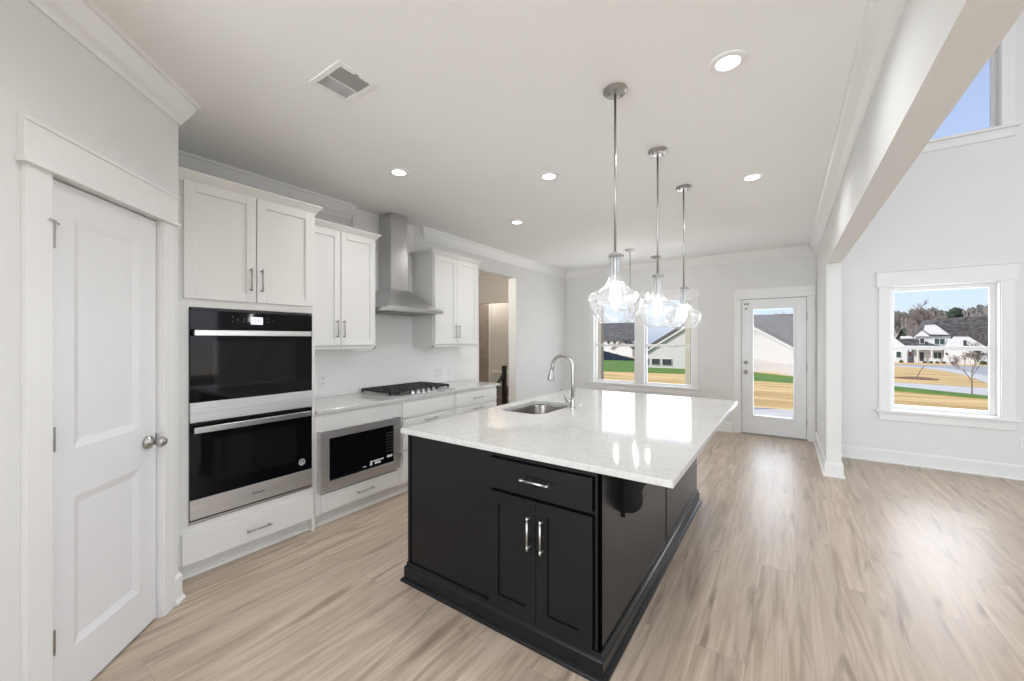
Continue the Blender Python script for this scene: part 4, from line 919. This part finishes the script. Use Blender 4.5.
bm = bmesh.new(); prism(bm, [(26.07, -3.5), (33, -3.5), (33, -.2), (31.5, -.10), (29.14, 1.99), (27.47, 2.0), (26.0, -.10)], 'y', H - 1.5, H + .4); obj('garage_wall', bm, 'white_siding', n3)
bm = bmesh.new(); prism(bm, [(19.2, 1.62), (21.9, 1.62), (26.0, -.05), (26.0, -.30), (20.3, -.30)], 'y', H - .3, H + .0); obj('porch_roof', bm, 'shingles', n3)
obj('porch_eave', B((20.4, 26.05, H - 1.6, H - .3, -.42, -.10)), 'fascia_white', n3)
for x in (20.75, 22.1, 24.1, 25.95): obj('porch_column', B((x - .09, x + .09, H - 1.5, H - 1.32, -3.3, -.4)), 'fascia_white' if x > 21 else 'fascia', n3)
bm = bmesh.new(); prism(bm, [(16.6, -3.5), (20.7, -3.5), (20.6, -.15), (18.9, 1.61), (16.6, -.4)], 'y', H - 1.0, H + 4); obj('left_wing', bm, 'white_siding', n3)
hwin(n3, 22.62, 23.22, .59, 1.67, H - .5, 'house_dark', .06); hwin(n3, 24.73, 26.15, .50, 1.62, H - .35, 'house_glass', .06, 2)
hwin(n3, 24.73, 25.76, -2.4, -1.17, H, 'house_glass', .06, 2); hwin(n3, 19.0, 19.68, -2.33, -1.12, H - 1.0, 'house_glass', .06, 1); hwin(n3, 28.39, 28.84, .22, 1.29, H - 1.5, 'house_dark', .05)
obj('front_door', B((22.70, 23.27, H - .06, H, -3.0, -1.2)), 'house_dark', n3); obj('shutter', B((21.12, 21.45, H - .06, H, -1.95, -1.12)), 'house_red', n3)
obj('garage_door', B((26.75, 30.77, H - 1.56, H - 1.5, -3.05, -1.10)), 'fascia_white', n3)
for x in (26.15, 30.99): obj('wall_lantern', B((x - .12, x + .12, H - 1.66, H - 1.5, -1.55, -1.2)), 'house_dark', n3)
obj('corner_trim', B((31.55, 31.75, H - 1.62, H - 1.4, -3.4, -.2)), 'fascia', n3)
def shrub(x, y, r, label, group):
    bm = bmesh.new(); bmesh.ops.create_icosphere(bm, subdivisions=2, radius=r)
    for v in bm.verts: v.co *= 1 + random.uniform(-.2, .2); v.co.z = v.co.z * .9 + r * .7
    bm.transform(Matrix.Translation((x, y, gz(y)))); tag(obj('shrub', bm, 'bush'), label, 'shrub', group)
for x in (23.0, 23.9, 24.8, 25.7): shrub(x, H - 2.0, .30, 'small round shrub in the row along the farmhouse porch', 'shrubs along the farmhouse porch')
shrub(30.84, H - 2.2, .48, 'larger dark shrub at the right corner of the farmhouse garage', None)
shrub(19.6, H - 2.0, .34, 'small shrub below the left wing window of the farmhouse', None)
# fence
fn = thing('fence', 'dark navy board fence running downhill beyond the green strip', 'fence', (-24, 66, -2))
A_, C_ = Vector((-30, 60)), Vector((-18.6, 63)); n = 9
for k in range(n):
    p = A_.lerp(C_, k / n); q = A_.lerp(C_, (k + 1) / n); za = 1.1 - k * .34; zb = 1.1 - (k + 1) * .34
    bm = bmesh.new(); d = (q - p).normalized(); nn = Vector((-d.y, d.x)) * .03
    vs = []
    for sgn in (1, -1):
        for (w_, z_) in ((p, za - 2.4), (q, zb - 2.4), (q, zb), (p, za)): vs.append(bm.verts.new((w_.x + nn.x * sgn, w_.y + nn.y * sgn, z_)))
    for f in ((0, 1, 2, 3), (7, 6, 5, 4), (0, 4, 5, 1), (1, 5, 6, 2), (2, 6, 7, 3), (3, 7, 4, 0)): bm.faces.new([vs[i] for i in f])
    obj('fence_panel', bm, 'navy_fence', fn)
    obj('fence_post', B((p.x - .07, p.x + .07, p.y - .12, p.y + .02, za - 2.4, za + .08)), 'navy_fence', fn)
# ------------------------------------------------------------------ trees
def branch(bm, p, d, ln, r, lvl, seg, spread=.55, up=.15, rmin=0):
    r = max(r, rmin)
    steps = 2 if lvl > 1 else 1; pts = [p.copy()]; rr = [r]
    for k in range(steps):
        d = (d + Vector((random.uniform(-1, 1), random.uniform(-1, 1), random.uniform(-.3, .6))) * .14).normalized(); p = p + d * ln / steps; pts.append(p.copy()); rr.append(r * (1 - .4 * (k + 1) / steps))
    tube(bm, pts, rr, seg if lvl > 2 else 3, caps=False)
    if lvl == 0: return
    for k in range(3 if lvl > 1 else 4):
        t = random.uniform(.35, 1); b = pts[0].lerp(pts[-1], t)
        nd = (d + Vector((random.uniform(-1, 1), random.uniform(-1, 1), random.uniform(-.4, .8))) * spread + Vector((0, 0, up))).normalized()
        branch(bm, b, nd, ln * random.uniform(.55, .8), rr[-1] * .62, lvl - 1, seg, spread, up, rmin)
def bare_tree(x, y, h, label, group=None, lvl=5, material='bark', r=None, z=None, rmin=0, sp=.7):
    z = gz(y) if z is None else z
    bm = bmesh.new(); r = r or h * .018
    p = Vector((x, y, z)); tube(bm, [p, p + Vector((random.uniform(-.02, .02) * h, 0, h * .30))], [r * 1.2, r], 6)
    for k in range(4): branch(bm, p + Vector((0, 0, h * (.26 + .05 * k))), Vector((random.uniform(-sp, sp), random.uniform(-sp, sp), 1)).normalized(), h * .26, r * .75, lvl - 1, 5, .75, rmin=rmin)
    o = obj('bare_tree', bm, material); return tag(o, label, 'tree', group)
def pine_tree(x, y, h, w, label, group=None):
    z = gz(y); t = thing('pine_tree', label, 'tree', (x, y, z), group)
    bm = bmesh.new(); tube(bm, [(x, y, z), (x, y, z + h * .8)], [.25, .1], 6); obj('trunk', bm, 'bark', t)
    bm = bmesh.new()
    for k in range(46):
        a = random.random(); rr = w * (1 - a) ** .7 * random.uniform(.2, 1) * .5; th = random.uniform(0, 6.28); s = w * .20 * random.uniform(.6, 1.1)
        sub = bmesh.ops.create_icosphere(bm, subdivisions=1, radius=s, matrix=Matrix.Translation((x + rr * math.cos(th), y + rr * math.sin(th), z + h * (.35 + .62 * a))))
        for v in sub['verts']: v.co += Vector((random.uniform(-1, 1), random.uniform(-1, 1), random.uniform(-1, 1))) * s * .35
    obj('crown', bm, 'pine', t)
bare_tree(6.56, 25.2, 2.3, 'small bare young tree standing on the green strip by the road', lvl=6, r=.022, material='bark', rmin=.005, sp=.45)
bm = bmesh.new(); tube(bm, [(7.55, 39.0, -1.22), (7.70, 39.0, -.8), (7.95, 39.0, -.35)], [.035, .028, .015], 6); tube(bm, [(7.80, 39.0, -.6), (7.80, 39.05, -.40)], [.012, .006], 4)
tag(obj('sapling', bm, 'bark'), 'thin leaning sapling planted in the mulch bed', 'sapling')
GT = 'bare winter trees beyond the farmhouse'
names = ['left edge of the window', 'left of the farmhouse', 'behind the left wing', 'behind the farmhouse gable', 'behind the farmhouse ridge', 'over the grey roof', 'over the garage roof', 'at the right edge of the window']
i = 0
for x in (15.5, 18.0, 20.3, 23.5, 27.5, 31.0, 34.5, 37.5):
    bare_tree(x + 3.2, 134 + 9 * (i % 3), 14.0 + (i % 3) * .8, 'tall bare winter tree ' + names[i], GT, lvl=5, material='bark', rmin=.045); i += 1
bm = bmesh.new(); top = []; bot = []; nseg = 420
for k in range(nseg + 1):
    x = 20 + 90 * k / nseg; h_ = 10.6 + .5 * math.sin(k * .11) + .5 * math.sin(k * .31 + 1) + random.uniform(-1.1, .8)
    bot.append((bm.verts.new((x, 165, -7)), bm.verts.new((x, 185, -7)))); top.append((bm.verts.new((x, 168, h_ * .85)), bm.verts.new((x + .3, 176, h_))))
for k in range(nseg):
    bm.faces.new((bot[k][0], bot[k + 1][0], top[k + 1][0], top[k][0])); bm.faces.new((top[k][0], top[k + 1][0], top[k + 1][1], top[k][1])); bm.faces.new((top[k][1], top[k + 1][1], bot[k + 1][1], bot[k][1]))
wd = obj('woodland', bm, 'wood_mass'); tag(wd, 'grey brown winter woodland along the horizon behind the houses', 'woodland', kind='stuff')
bare_tree(21.2, 132, 10.5, 'pale trunked bare tree left of the farmhouse', lvl=4, material='bark_light', r=.28)
for x, h, w, l in ((18.9, 11.0, 5, 'dark pine left of the pale trunk'), (22.6, 8.0, 4.5, 'low dark pine just left of the farmhouse gable'), (32.5, 12.6, 5, 'dark pine crown rising above the farmhouse ridge'), (43.5, 12.6, 6, 'dark pine at the far right above the garage roof')):
    pine_tree(x, 135, h, w, l, 'dark pines beyond the farmhouse')
for k, (x, l) in enumerate(((-6.8, 'bare tree top above the roof ridge, left one seen through the door'), (-4.6, 'bare tree top above the roof ridge, middle one seen through the door'), (-1.6, 'bare tree top above the roof ridge, right one seen through the door'))):
    bare_tree(x, 118, 14.0 - k * .4, l, 'bare trees behind the cream neighbour', lvl=5, r=.16, z=-4.5, rmin=.03)
